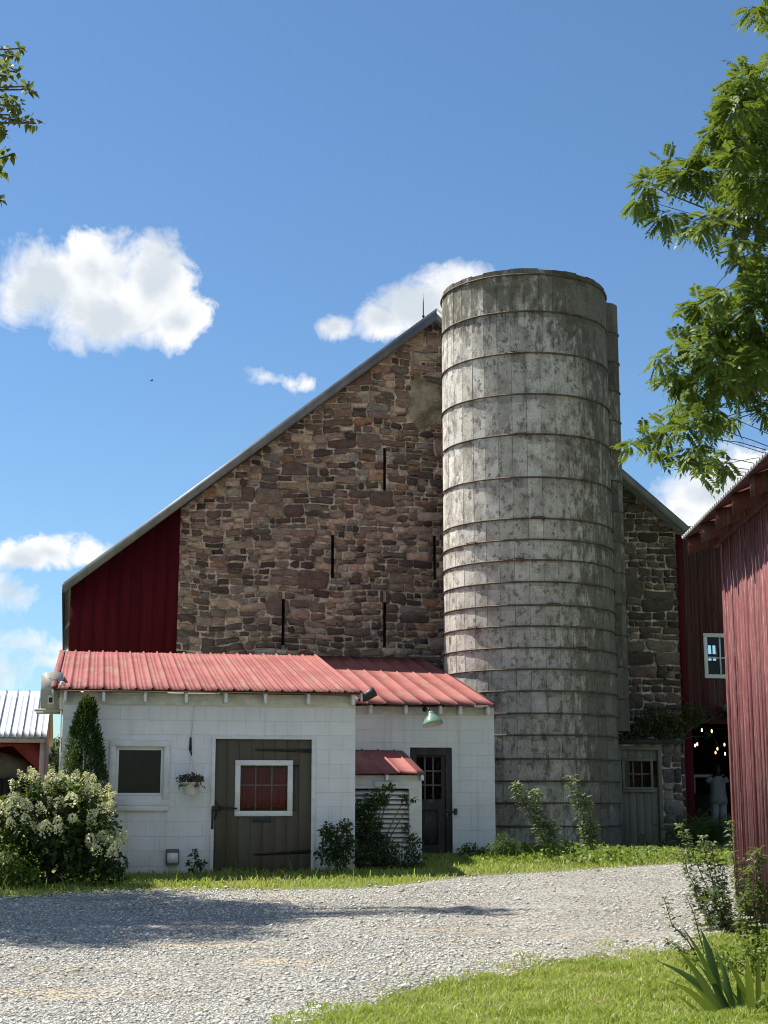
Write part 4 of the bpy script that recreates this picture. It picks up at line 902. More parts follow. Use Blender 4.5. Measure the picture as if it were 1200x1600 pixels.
# ================================================================== small red shed far left
Lf = Frame(-9.3, 40.0, R(11)); lg = gz(0, 40) - .1
def lu(px, py, w=0): return Lf.L(px, py, w)[0]
def lz(px, py, w=0): return Lf.L(px, py, w)[1]
r1 = lu(70, 1155); r0 = r1 - 7; le = lz(40, 1154); lr = lz(40, 1080, 3.2)
ls = Thing(Lf, 'equipment_shed', r1, 0, lg, 'red open fronted shed with white metal roof far behind at left', 'shed')
op = (r0 + .5, lu(61, 1200), lg, le - .28)
mb = MB(); mb.prism([(r0, le - .10), (r1 - .1, le - .10), (r1 - .1, lg), (lu(61, 1200), lg), (lu(59, 1203), lz(59, 1203)), (lu(20, 1166), lz(20, 1166)), (r0, lz(20, 1166))], 0, .08, 'y'); mb.build('front_wall', M['farred'], ls)
mb = MB(); mb.prism([(.081, lg), (6.4, lg), (6.4, le), (3.2, lr - .1), (.081, le)], r1 - .15, r1 - .06, 'x'); mb.box(r0, r1 - .15, 6.3, 6.4, lg, le); mb.box(r0, r0 + .1, .08, 6.3, lg, le); mb.build('side_wall', M['farred'], ls)
mb = MB(); mb.rbox(lu(61, 1200), lu(69, 1200), -.08, -.002, lg, le - .1, .01); mb.build('corner_post', M['pinkboard'], ls)
mb = MB(); mb.rbox(r0, r1 + .02, -.32, -.24, le - .12, le + .0, .01); mb.build('fascia', M['pinkboard'], ls)
mb = MB(); ribbed(mb, r0, r1 + .06, (-.36, le + .02), (3.2, lr), .16, .014, 'seam'); ribbed(mb, r0, r1 + .06, (6.8, le + .02), (3.2, lr), .16, .014, 'seam'); mb.build('roof', M['whiteroof'], ls, solid=.004)
for u_ in np.arange(r0 + .32, r1, .32): mb = MB(); mb.prism([(-.37, le + .035), (3.2, lr + .015), (3.2, lr + .045), (-.37, le + .065)], u_, u_ + .022, 'x'); mb.build('seam', M['rake'], ls)  # darker grey than the roof, painting in the shadow along each seam
# what stands in it
tp = Thing(Lf, 'tarped_load', r1 - 1.4, 1.6, lg, 'grey rounded tarped load inside the far red shed', 'tarped load')
mb = MB(); n = 18; m = 10; vs = []
for j in range(m + 1):
    for i in range(n):
        a = 2 * math.pi * i / n; ph = math.pi * j / m; rx = 1.3 + .10 * mnoise.noise(Vector((i, j, 2))); vs.append((r1 - 1.6 + rx * math.sin(ph) * math.cos(a), 1.9 + .8 * math.sin(ph) * math.sin(a), lz(20, 1195, 1.9) - .2 + .55 * math.cos(ph) + .05 * mnoise.noise(Vector((i * .8, j * .8, 7)))))
mb.add(vs, [(j * n + i, j * n + (i + 1) % n, (j + 1) * n + (i + 1) % n, (j + 1) * n + i) for j in range(m) for i in range(n)]); mb.build('tarp', M['tarp'], tp, smooth=True)
mb = MB(); mb.box(r1 - 2.9, r1 - .5, 1.3, 2.5, lz(20, 1214, 1.6) - .1, lz(20, 1214, 1.6)); mb.box(r1 - 2.8, r1 - 2.6, 1.4, 2.4, lg, lz(20, 1214, 1.6) - .1); mb.box(r1 - .8, r1 - .6, 1.4, 2.4, lg, lz(20, 1214, 1.6) - .1); mb.build('stand', M['lumber'], tp)
pb = Thing(Lf, 'plank_screen', r1 - 2, .9, lg, 'dark plank screen across the bottom of the far shed opening', 'screen')
mb = MB(); boards(mb, r1 - 3.2, r1 - .55, .9, .95, lg, lz(20, 1216, .9), .18, .01, .01); mb.build('planks', M['darkwood'], pb); mb = MB(); mb.box(r1 - 3.2, r1 - .55, .951, 1.0, lz(20, 1230, .9), lz(20, 1226, .9)); mb.build('rail', M['darkwood'], pb)

# ================================================================== fixtures on the walls
# air conditioner on the end wall
x0_, z0_ = F.L(63, 1106, .35); z1_ = zL(63, 1050, .35); x1_ = u0 - .02 + .02; ac = Thing(F, 'air_conditioner', x0_, .35, z0_, 'beige outdoor air conditioning unit hung on the left end of the white building', 'air conditioner')
cx0, cx1 = x0_, x0_ + .30
mb = MB(); mb.prism([(cx0, z0_), (cx1, z0_), (cx1, z1_), (cx0 + .06, z1_), (cx0, z1_ - .03)], .35, 1.15, 'y'); ab = mb.build('casing', M['acgrey'], ac)
mb = MB(); mb.rbox(cx0 + .10, cx0 + .19, .31, .349, z0_ + .05, z0_ + .18, .01); mb.build('valve_cover', M['plastic'], (ab, ac))
mb = MB(); mb.box(cx0 + .115, cx0 + .165, .305, .3095, z0_ + .075, z0_ + .145); mb.build('valve_recess', M['iron'], (ab, ac))
mb = MB()
for k in range(5): mb.box(cx0 - .008, cx0 - .001, .42, 1.08, z0_ + .08 + k * .09, z0_ + .10 + k * .09)
mb.box(cx0 + .11, cx0 + .24, .335, .349, z1_ - .10, z1_ - .085); mb.build('grille', M['plastic'], (ab, ac))
mb = MB(); mb.box(cx0 - .08, u0, .36, .40, z0_ - .05, z0_ - .012); mb.box(cx0 - .08, u0, 1.06, 1.10, z0_ - .05, z0_ - .012); mb.box(u0 - .05, u0 - .004, .36, 1.1, z0_ - .06, z0_ - .051); mb.build('bracket', M['acgrey'], ac)
mb = MB(); mb.tube([(cx1 - .05, .33, z0_ + .12), (cx1 + .02, .30, z0_ + .2), (u0 - .03, .2, z0_ + .25)], .012, 6); mb.tube([(cx1 - .05, .33, z0_ + .08), (cx1 + .02, .30, z0_ + .15), (u0 - .03, .2, z0_ + .2)], .012, 6); mb.build('refrigerant_line', M['plastic'], ac)
mb = MB(); mb.rbox(u0 - .055, u0 - .003, .04, .11, z0_ - .03, z1_ - .15, .008); mb.tube([(u0 - .03, .07, z0_ - .03), (u0 - .02, .07, z0_ - .12), (u0 - .015, .07, zb + .2)], .012, 6); mb.build('line_cover', M['plastic'], ac)
# slack cable from the roof corner
cb_ = Thing(F, 'service_cable', u0, .05, zb, 'thin pale cable looping down the left corner of the white building', 'cable')
mb = MB(); p = []
for px, py, w_ in ((95.5, 1144, .02), (92, 1147, .02), (88, 1153, .02), (86, 1160, .02), (87, 1166, .02), (90, 1167, .02), (94, 1163, .02), (93.8, 1180, .02), (92.8, 1215, .02)): u, z = F.L(px, py, w_); p.append((u, w_, z))
mb.tube(p, .006, 6); mb.build('cable', M['plastic'], cb_)
# security floodlight at the roof corner
x, z = F.L(575, 1086, -.25); fl = Thing(F, 'floodlight', x - .2, -.25, z, 'black hooded floodlight sticking out from the corner of the ribbed red roof', 'floodlight')
ax_ = Vector((.66, -.25, .42)).normalized(); c0 = Vector((x - .075, -.25, z - .05)); mb = MB(); mb.lathe(c0, [(0, -.02), (.045, -.02), (.062, .02), (.068, .10), (.075, .20), (.060, .205), (.058, .14), (0, .13)], 16, axis=ax_); mb.build('head', M['iron'], fl, smooth=True)
mb = MB(); mb.tube([(x - .24, -.10, z + .02), (x - .12, -.18, z + .03), (x - .05, -.25, z - .01)], .014, 6); mb.lathe((x - .13, -.25, z - .075), [(0, -.02), (.022, -.012), (.022, .012), (0, .02)], 8); mb.build('bracket', M['iron'], fl)
# green barn lamp
x, z = F.L(676, 1124, W2 - .45); bl_ = Thing(F, 'barn_lamp', x, W2, z, 'green enamel barn lamp over the old door of the lean-to', 'wall lamp')
axl = Vector((-.12, .22, 1)).normalized(); c0 = Vector((x, W2 - .45, z - .06)); mb = MB()
mb.lathe(c0, [(.168, -.025), (.172, -.02), (.165, .0), (.14, .055), (.085, .115), (.055, .145), (.048, .175), (.03, .20), (0, .205)], 28, axis=axl); shd = mb.build('shade', M['lampgreen'], bl_, smooth=True)
mb = MB(); mb.lathe(c0, [(.165, -.024), (.160, -.01), (.135, .05), (.08, .11), (0, .13)], 28, axis=axl); mb.build('reflector', M['enamelwhite'], (shd, bl_), smooth=True)
mb = MB(); tp_ = c0 + axl * .2; mb.tube([tp_ - axl * .03, tp_ + axl * .05 + Vector((-.02, .05, 0)), Vector((x - .035, W2 - .25, tp_.z + .09)), Vector((x - .04, W2 - .02, tp_.z + .05))], .016, 8); mb.lathe((x - .04, W2 - .001, tp_.z + .05), [(.05, 0), (.05, .02), (.02, .035), (0, .035)], 14, axis=(0, -1, 0)); mb.build('gooseneck', M['iron'], bl_, smooth=True)
# hanging basket
hx, hz_ = F.L(297.5, 1224, -.22); hb = Thing(F, 'hanging_basket', hx, -.22, hz_, 'white hanging pot of plum petunias on the white wall between window and brown door', 'hanging basket')
mb = MB(); mb.lathe((hx, -.22, hz_ - .16), [(0, 0), (.085, 0), (.09, .01), (.125, .155), (.135, .16), (.135, .18), (.12, .18), (.115, .15), (0, .15)], 24); mb.build('pot', M['plastic'], hb, smooth=True)
tz = zL(298, 1182, -.1); mb = MB()
for a in (0, 2.1, 4.2): mb.tube([(hx + .125 * math.cos(a), -.22 + .125 * math.sin(a), hz_ + .015), (hx + .01, -.13, tz)], .004, 5)
mb.build('hanger', M['plastic'], hb)
hk = Thing(F, 'wall_hook', hx, 0, tz, 'black iron plant hook with thin cord running up the white wall', 'hook'); z2 = zL(299, 1152, -.02)
mb = MB(); mb.prism([(hx - .012, z2), (hx + .014, z2 + .0), (hx + .022, z2 - .16), (hx + .012, z2 - .24), (hx - .02, z2 - .17)], -.02, -.002, 'y'); mb.tube([(hx, -.01, z2 - .16), (hx + .005, -.08, z2 - .22), (hx + .01, -.13, z2 - .21), (hx + .01, -.14, tz + .01)], .009, 6); mb.build('hook', M['iron'], hk)
mb = MB(); mb.tube([(hx + .045, -.012, wtop - .02), (hx + .03, -.012, z2 + .2), (hx + .005, -.012, z2)], .005, 5); mb.build('cord', M['frieze'], hk)
# crawl space vent box at the foot of the wall
a, z = F.L(259, 1350, -.05); b = uL(279, 1350, -.05); zt2 = zL(268, 1329, -.05); vb = Thing(F, 'utility_box', (a + b) / 2, 0, z, 'small tilted white box with dark rim at the foot of the white wall', 'utility box')
mb = MB(); mb.prism([(-.12, z), (-.10, zt2), (.0, zt2 + .02), (.0, z - .01)], a, b, 'x'); bx = mb.build('case', M['muntin'], vb)
mb = MB(); mb.prism([(-.135, z + .012), (-.116, zt2 - .03), (-.104, zt2 - .03), (-.122, z + .012)], a + .016, b - .014, 'x'); mb.build('lid', M['trim'], (bx, vb))
# ================================================================== gravel
def gravel():
    X = []; Y = []
    for (y0, y1, xa, dens) in ((9.8, 12.5, .30, 2600), (12.5, 15.5, .30, 1700), (15.5, 19, .30, 950), (19, 23.2, .30, 480)):
        n = int((y1 - y0) * 2 * xa * (y0 + y1) / 2 * dens); yy = nrg.uniform(y0, y1, n); xx = nrg.uniform(-1, 1, n) * xa * yy; X.append(xx); Y.append(yy)
    X = np.concatenate(X); Y = np.concatenate(Y)
    k = (Y < y_far(X) + nrg.normal(0, .12, len(X))) & (nrg.random(len(X)) < np.clip((Y - y_near(X) + .55) / .75, 0, 1))
    # bare sandy wheel lines and patches
    pat = np.array([mnoise.noise(Vector((x * .35, y * 1.3, 2.2))) + .35 * mnoise.noise(Vector((x * 1.7, y * 4, 5))) for x, y in zip(X, Y)])
    g0 = G(960, 1464); bare = np.exp(-(((X - g0.x) / 1.0) ** 2 + ((Y - g0.y) / .28) ** 2)); keep = nrg.random(len(X)) > np.clip((pat - .06) * 2.4, 0, .85) + np.clip(bare * 1.4, 0, .95)
    for off in (2.9, 4.7):
        keep &= nrg.random(len(X)) > .62 * np.exp(-((y_far(X) - off + .25 * np.sin(X * .6) - Y) / .27) ** 2)
    k &= keep; X, Y = X[k], Y[k]; n = len(X)
    s = np.clip(nrg.lognormal(math.log(.0068), .45, n), .0035, .03) * (1 + .02 * (Y - 10))
    base = np.array([[1, 0, 0], [0, 1, 0], [-1, 0, 0], [0, -1, 0], [0, 0, 1], [0, 0, -1]], float)
    jit = nrg.uniform(.6, 1.25, (n, 6, 1)); V = base[None] * jit + nrg.normal(0, .13, (n, 6, 3))
    V[:, :, 2] *= .6; a = nrg.uniform(0, 6.28, n); c, sn = np.cos(a)[:, None], np.sin(a)[:, None]
    sx = nrg.uniform(.8, 1.5, (n, 1)); V[:, :, 0] *= sx
    x = V[:, :, 0] * c - V[:, :, 1] * sn; y = V[:, :, 0] * sn + V[:, :, 1] * c; V = np.stack([x, y, V[:, :, 2]], -1) * s[:, None, None]
    V += np.stack([X, Y, drive_z(X, Y) + s * .25], -1)[:, None]
    f = np.array([[0, 1, 4], [1, 2, 4], [2, 3, 4], [3, 0, 4], [1, 0, 5], [2, 1, 5], [3, 2, 5], [0, 3, 5]])
    Fc = (f[None] + (np.arange(n) * 6)[:, None, None]).reshape(-1, 3)
    t = np.clip(nrg.normal(.535, .14, n), .12, .85); warm = nrg.random(n) < .2; T3 = np.stack([t, t * .99, t * .915], -1); T3[warm] *= (1.0, .88, .70)
    o = np_mesh('gravel', V.reshape(-1, 3), [Fc], M['stonechip'], tones=np.repeat(T3, 8, 0)); o['kind'] = 'stuff'; o['label'] = 'pale grey crushed gravel covering the drive'
    return n
M['stonechip'] = mat('crushed_stone', (1, 1, 1), None, rough=.9, spec=.2)
gravel()

# ================================================================== grass
def blades(name, X, Y, H, label, lean=.5, wid=.005, dry=.12, z=None):
    n = len(X); a = nrg.uniform(0, 6.28, n); dx, dy = np.cos(a), np.sin(a); l = nrg.uniform(.1, 1, n) * lean * H; w = wid * nrg.uniform(.6, 1.4, n)
    b = nrg.uniform(0, 6.28, n); wx, wy = np.cos(b) * w, np.sin(b) * w; Z = gza(Y) if z is None else z; zero = np.zeros(n)
    B0 = np.stack([X, Y, Z], -1)
    P = [B0 + np.stack([-wx, -wy, zero], -1), B0 + np.stack([wx, wy, zero], -1),
         B0 + np.stack([wx * .8 + dx * l * .35, wy * .8 + dy * l * .35, H * .6], -1), B0 + np.stack([-wx * .8 + dx * l * .35, -wy * .8 + dy * l * .35, H * .6], -1), B0 + np.stack([dx * l, dy * l, H * nrg.uniform(.75, 1, n)], -1)]
    V = np.stack(P, 1).reshape(-1, 3); i = np.arange(n)[:, None] * 5
    t = np.clip(nrg.normal(.45, .25, n) + .55 * nz2(X, Y, 1.1, 21) + .3 * nz2(X, Y, 4, 23), -.15, 1.1); T3 = np.stack([t, t, t], -1); T3[nrg.random(n) < dry * (1 + 2 * nz2(X, Y, .8, 31))] = 1.4
    q = i + np.array([[0, 1, 2, 3]]); tr = i + np.array([[3, 2, 4]])
    o = np_mesh(name, V, [q, tr], M['grass'], tones=np.concatenate([T3, T3])); o['kind'] = 'stuff'; o['label'] = label; return o
def nz2(X, Y, s, o=0): return np.array([mnoise.noise(Vector((x * s, y * s, o))) for x, y in zip(X, Y)])
# lawn in the lower right
n = 105000; Y = 9.6 + 5.2 * nrg.random(n) ** 1.25; X = nrg.uniform(-.11, .30, n) * Y
dd = Y - y_near(X); p = np.clip(.5 - (dd + .15 + .7 * nz2(X, Y, 1.2) + .35 * nz2(X, Y, 4.5, 3)) / 1.0, 0, 1) ** 1.6; p *= np.clip(.75 + .8 * nz2(X, Y, 2.2, 4), .25, 1)
su, sw = (X - S.o.x) * S.U.x + (Y - S.o.y) * S.U.y, (X - S.o.x) * S.W.x + (Y - S.o.y) * S.W.y
k = (nrg.random(n) < p) & ~((sw > -.03) & (su > -.03)); X, Y = X[k], Y[k]
blades('lawn_grass', X, Y, nrg.uniform(.016, .055, len(X)) * (1 + 1.1 * np.clip(nz2(X, Y, 3, 8), -.5, 1)), 'sunlit mown grass in the lower right corner', 1.5, .0042, .16)
# strip along the buildings
n = 95000; X = nrg.uniform(-8.5, 8.5, n); Y = nrg.uniform(18.3, 27.5, n)
fu, fw = (X - F.o.x) * F.U.x + (Y - F.o.y) * F.U.y, (X - F.o.x) * F.W.x + (Y - F.o.y) * F.W.y
inside = ((fu > u0 - .02) & (fu < u1 + .02) & (fw > -.02)) | ((fu >= u1) & (fu < v1 + .02) & (fw > W2 - .02)) | (((X - SC.x) ** 2 + (Y - SC.y) ** 2) < (SR + .05) ** 2)
dd = Y - y_far(X); pr = np.clip((dd + .30 * nz2(X, Y, 1.5, 2) + .12) / .35, 0, 1) ** 1.5 * np.clip(.8 + .8 * nz2(X, Y, 1.8, 6), .3, 1); pr = np.where(X > 2, pr * np.clip(1.2 - .25 * dd, .25, 1), pr); pr = np.where(dd > 2.6, pr * .3, pr)
k = (nrg.random(n) < pr) & ~inside; X, Y, dd = X[k], Y[k], dd[k]
blades('verge_grass', X, Y, nrg.uniform(.018, .055, len(X)) * (1 + np.clip(dd, 0, 1) * .4 + np.clip(nz2(X, Y, 2.5, 12), 0, 1)), 'strip of short grass between gravel and buildings', 1.2, .007, .14)

k2 = (nrg.random(len(X)) < .045 + .25 * np.clip(nz2(X, Y, 1.6, 41), 0, 1)) & (dd > .25); X2, Y2 = X[k2], Y[k2]; k3 = nrg.random(len(X2)) < .25; X2, Y2 = X2[k3], Y2[k3]
blades('tall_grass', X2, Y2, nrg.uniform(.10, .24, len(X2)), 'taller loose grass blades along the foot of the buildings', .7, .006, .25)
# ================================================================== leaves
def leaf_arrays(P, D, L, Wd, fold=.25, droop=.25, up=None):
    """folded leaf blades: P base (n,3), D direction (n,3); 6 verts, 4 tris-as-2-quads"""
    n = len(P); D = D / np.maximum(np.linalg.norm(D, axis=1, keepdims=True), 1e-6)
    upv = np.tile([[0, 0, 1.0]], (n, 1)) + nrg.normal(0, .45, (n, 3)) if up is None else up
    Sd = np.cross(D, upv); Sd /= np.maximum(np.linalg.norm(Sd, axis=1, keepdims=True), 1e-6); Nn = np.cross(Sd, D)
    L = np.broadcast_to(np.asarray(L), (n,))[:, None]; Wd = np.broadcast_to(np.asarray(Wd), (n,))[:, None]
    b = P; mid = P + D * L * .5; tip = P + D * L - np.array([[0, 0, 1.0]]) * L * droop
    l1 = P + D * L * .38 + Sd * Wd + Nn * Wd * fold; r1 = P + D * L * .38 - Sd * Wd + Nn * Wd * fold
    V = np.stack([b, r1, tip, l1, mid], 1).reshape(-1, 3); i = np.arange(n)[:, None] * 5
    Fc = np.concatenate([i + np.array([[0, 1, 4]]), i + np.array([[1, 2, 4]]), i + np.array([[0, 4, 3]]), i + np.array([[4, 2, 3]])])
    return V, Fc
def leaf_mesh(name, P, D, L, Wd, material, parent, off, tone=None, **kw):
    V, Fc = leaf_arrays(P, D, L, Wd, **kw); n = len(P)
    t = np.clip(nrg.normal(.45, .28, n), 0, 1.2) if tone is None else tone
    return np_mesh(name, V, [Fc], material, parent, off, np.tile(np.stack([t, t, t], -1), (4, 1)))
def rand_dir(n, upbias=.2):
    d = nrg.normal(0, 1, (n, 3)); d /= np.linalg.norm(d, axis=1, keepdims=True); d[:, 2] += upbias; return d
def ball(n, shell=.45):
    d = nrg.normal(0, 1, (n, 3)); d /= np.linalg.norm(d, axis=1, keepdims=True); return d * (nrg.random((n, 1)) ** shell)
def px_r(rpx, Y): return rpx * Y / FPX
def shrub(name, label, cat, base, clusters, per, L, Wd, material, stem_r=.012, group=None, upb=.25, stems=True, depth=1.0, lights=None):
    """clusters: (world centre, radius)"""
    base = Vector(base); e = empty(name, base, 0, label, cat, group); P = []; D = []
    for c, r in clusters:
        m = max(8, int(2.6 * per * (r / .15) ** 1.6)); q = ball(m) * np.array([[1, depth, 1]]) * r; P.append(q + np.array(c)); D.append(q / max(r, .01) * .7 + rand_dir(m, upb))
    P = np.concatenate(P); D = np.concatenate(D); k = P[:, 2] > gza(P[:, 1]) + .015; P, D = P[k], D[k]
    leaf_mesh('foliage', P, D, 1.1 * L * nrg.uniform(.6, 1.2, len(P)), 1.15 * Wd * nrg.uniform(.7, 1.2, len(P)), material, e, base)
    if stems:
        mb = MB()
        for c, r in clusters:
            c = Vector(c); b = base + Vector((rng.uniform(-.05, .05), rng.uniform(-.05, .05), -.02)); mid = b.lerp(c, .55) + Vector((rng.uniform(-.04, .04), 0, .05)); mb.tube([b, mid, c], [stem_r, stem_r * .7, stem_r * .35], 5)
        for i in range(len(mb.v)): mb.v[i] = tuple(Vector(mb.v[i]) - base)
        mb.build('stem', M['bark'] if stem_r > .011 else M['stem'], e)
    return e
def cl(pts, Y, jy=.1): return [(tuple(at(px, py, Y + rng.uniform(-jy, jy))), px_r(r, Y)) for px, py, r in pts]
def gbase(px, Y): p = at(px, 1300, Y); return (p.x, Y, gz(p.x, Y))

# ---- arborvitae and hydrangea by the left corner
def arbor():
    Y = 20.75; base = Vector(gbase(128, Y)); e = empty('arborvitae', base, 0, 'slim cone shaped evergreen against the left end of the white building', 'evergreen shrub')
    top = at(127, 1098, Y).z; P = []; D = []
    for i in range(420):
        t = rng.random() ** .8; z = base.z + .15 + (top - base.z - .15) * t; rad = px_r(48, Y) * (1 - t) ** .62 * rng.uniform(.78, 1.06) + .015; a = rng.uniform(0, 6.28)
        c = np.array([base.x + rad * math.cos(a) + .02 * math.sin(z * 5), base.y + rad * .9 * math.sin(a), z]); m = 34
        q = ball(m) * np.array([[.07, .07, .09]]); P.append(c + q); D.append(np.array([[math.cos(a) * .6, math.sin(a) * .6, 1.0]]) + nrg.normal(0, .45, (m, 3)))
    P = np.concatenate(P); D = np.concatenate(D); leaf_mesh('foliage', P, D, .060 * nrg.uniform(.6, 1.3, len(P)), .010, M['leaf_arb'], e, base, droop=.1)
    mb = MB(); mb.tube([Vector((0, 0, -.05)), Vector((0, 0, (top - base.z) * .9))], [.05, .01], 8); mb.build('trunk', M['bark'], e)
arbor()
def hydrangea():
    Y = 19.75; pts = [(60, 1270, 55), (120, 1255, 45), (30, 1310, 50), (100, 1310, 55), (150, 1300, 40), (70, 1345, 45), (130, 1345, 45), (170, 1340, 26), (10, 1350, 45), (-40, 1310, 50), (-60, 1350, 50), (90, 1246, 24), (55, 1248, 24), (126, 1246, 18), (178, 1362, 20), (20, 1270, 30)]
    base = Vector(gbase(75, Y)); C = cl(pts, Y, .25)
    e = shrub('hydrangea', 'big bush of cream flower panicles at the left corner of the white building', 'flowering shrub', base, C, 34, .10, .030, M['leaf_hyd'], .014, depth=1.0)
    # flower heads on the outer surface
    meshes = []
    for v in range(6):
        m = 110; t = nrg.random(m); a = nrg.uniform(0, 6.28, m); r = .052 * (1 - t) ** .6 + .006; P = np.stack([r * np.cos(a), r * np.sin(a), .15 * t], -1) * nrg.uniform(.82, 1.06, (m, 1)); Dd = np.stack([np.cos(a), np.sin(a), np.full(m, .5)], -1) + nrg.normal(0, .5, (m, 3))
        o = leaf_mesh('flower_head', P, Dd, .028, .013, M['petal'], e, (0, 0, 0), fold=.1, droop=0); meshes.append(o)
    heads = []
    tries = 0
    while len(heads) < 98 and tries < 8000:
        tries += 1; c, r = C[rng.randrange(len(C))]; d = Vector((rng.gauss(0, 1), rng.gauss(-.5, 1), rng.gauss(.5, .9))).normalized(); p = Vector(c) + d * r * rng.uniform(.92, 1.08)
        if any((Vector(c2) - p).length < r2 * .80 for c2, r2 in C) or p.y > Y + .35 or p.z < base.z + .35: continue
        if any((q - p).length < .085 for q, _ in heads): continue
        heads.append((p, d))
    for i, (p, d) in enumerate(heads):
        if i < 6: o = meshes[i]
        else: o = meshes[i % 6].copy(); COL.objects.link(o); o.parent = e
        o.location = p - base; ax = (d * .8 + Vector((rng.uniform(-.3, .3), rng.uniform(-.3, .3), .55))).normalized(); o.rotation_euler = ax.to_track_quat('Z', 'Y').to_euler(); s = rng.uniform(.85, 1.3); o.scale = (s, s, s)
hydrangea()
shrub('low_bush', 'bright green low bush at the foot of the cream flowered bush, far left', 'shrub', gbase(28, 19.2), cl([(15, 1345, 26), (40, 1362, 22), (5, 1375, 22), (55, 1375, 14)], 19.2), 60, .06, .017, M['leaf_cover'], .008)
shrub('wall_seedling', 'small leafy seedling at the foot of the white wall left of the brown door', 'plant', gbase(308, 21.2), cl([(304, 1336, 5), (308, 1347, 7), (300, 1352, 6), (318, 1352, 7)], 21.2, .04), 26, .075, .026, M['leaf_dark'], .005)
# ---- shrubs around the vent housing
shrub('holly_shrub', 'small rounded shrub against the white wall right of the brown door', 'shrub', gbase(528, 21.35), cl([(525, 1310, 22), (512, 1332, 18), (540, 1292, 12), (535, 1338, 18), (512, 1298, 12), (546, 1318, 12)], 21.35), 85, .062, .018, M['leaf_dark'], .010)
shrub('tall_shrub', 'tall dark leafy shrub growing in front of the louvred housing', 'shrub', gbase(585, 22.2), cl([(586, 1250, 17), (568, 1268, 18), (602, 1250, 8), (583, 1288, 16), (562, 1300, 16), (552, 1268, 10), (602, 1230, 5), (632, 1248, 5), (646, 1248, 3), (576, 1318, 18), (612, 1229, 4), (560, 1330, 18), (595, 1318, 16)], 22.2), 85, .065, .018, M['leaf_dark'], .013)
shrub('spreading_shrub', 'low spreading dark shrub at the right foot of the louvred housing', 'shrub', gbase(630, 21.9), cl([(642, 1312, 10), (645, 1332, 15), (620, 1345, 18), (590, 1348, 18), (560, 1354, 15), (650, 1350, 15), (634, 1294, 6), (655, 1315, 5), (600, 1342, 18), (610, 1325, 14), (575, 1340, 18), (545, 1352, 14)], 21.9), 90, .055, .013, M['leaf_dark'], .009)
shrub('doorstep_weeds', 'low clump of weeds on the ground before the old lean-to door', 'weeds', gbase(685, 22.6), cl([(670, 1357, 12), (690, 1360, 10), (700, 1356, 8), (655, 1362, 9)], 22.6), 60, .05, .012, M['leaf_weed'], .005, stems=False)
# ---- plants before the silo
shrub('feathery_plant', 'soft feathery light green plant at the left foot of the silo', 'plant', gbase(785, 23.7), cl([(785, 1318, 16), (800, 1328, 16), (772, 1330, 13), (792, 1342, 15), (812, 1340, 12)], 23.7), 150, .05, .006, M['leaf_weed'], .005, upb=.8)
shrub('dark_clump', 'small dark green clump against the lean-to wall corner', 'plant', gbase(738, 24.3), cl([(736, 1328, 13), (745, 1340, 12), (728, 1342, 10), (762, 1330, 10)], 24.3), 80, .05, .012, M['leaf_dark'], .006)
def weed(name, label, Y, stems, L, Wd, material, cat='weed', per=10, r=.05, group=None):
    """stems: lists of picture points from base to tip"""
    b0 = at(*stems[0][0], Y); base = Vector((b0.x, Y, gz(b0.x, Y))); e = empty(name, base, 0, label, cat, group); mb = MB(); P = []; D = []
    for st_ in stems:
        q = [at(px, py, Y + .05 * rng.uniform(-1, 1)) for px, py in st_]
        dense = []
        for i in range(len(q) - 1):
            for k in range(5): dense.append(q[i].lerp(q[i + 1], k / 5))
        dense.append(q[-1]); n = len(dense); mb.tube([p - base for p in dense], [.008 * (1 - .7 * i / n) for i in range(n)], 5)
        for i, p in enumerate(dense):
            if i < n * .12: continue
            m = int(per * 3.2); a = nrg.uniform(0, 6.28, m); rr_ = r * (1.15 - .6 * i / n); ofs = np.stack([np.cos(a), np.sin(a), nrg.uniform(-.4, .7, m)], -1); P.append(np.array(p) + ofs * rr_ * nrg.uniform(.1, 1, (m, 1))); D.append(ofs + np.array([[0, 0, .25]]))
    mb.build('stem', M['stem'], e); P = np.concatenate(P); D = np.concatenate(D)
    leaf_mesh('foliage', P, D, L * nrg.uniform(.55, 1.2, len(P)), Wd * nrg.uniform(.7, 1.2, len(P)), material, e, base, droop=.35); return e
weed('tall_weed', 'tall weed with drooping leaves in front of the left side of the silo', 23.5, [[(862, 1335), (850, 1295), (838, 1265), (836, 1236)], [(858, 1335), (842, 1290), (818, 1255), (806, 1226)], [(866, 1335), (868, 1305), (858, 1285)]], .125, .020, M['leaf_silver'], per=6, r=.09)
weed('tall_weed', 'tall arching weed in front of the middle of the silo', 23.7, [[(925, 1335), (915, 1290), (905, 1255), (892, 1216)], [(928, 1335), (920, 1270), (910, 1245)], [(915, 1335), (922, 1310), (926, 1290)]], .125, .020, M['leaf_silver'], per=5, r=.08)
shrub('climbing_weed', 'dark weedy clump in front of the grey green annex door', 'weeds', gbase(1000, 26.6), cl([(985, 1335, 14), (1010, 1340, 14), (1030, 1336, 12), (960, 1340, 12), (1005, 1310, 7), (1040, 1320, 12), (1050, 1300, 10), (1062, 1320, 14)], 26.6, .5), 46, .06, .014, M['leaf_vine'], .006)
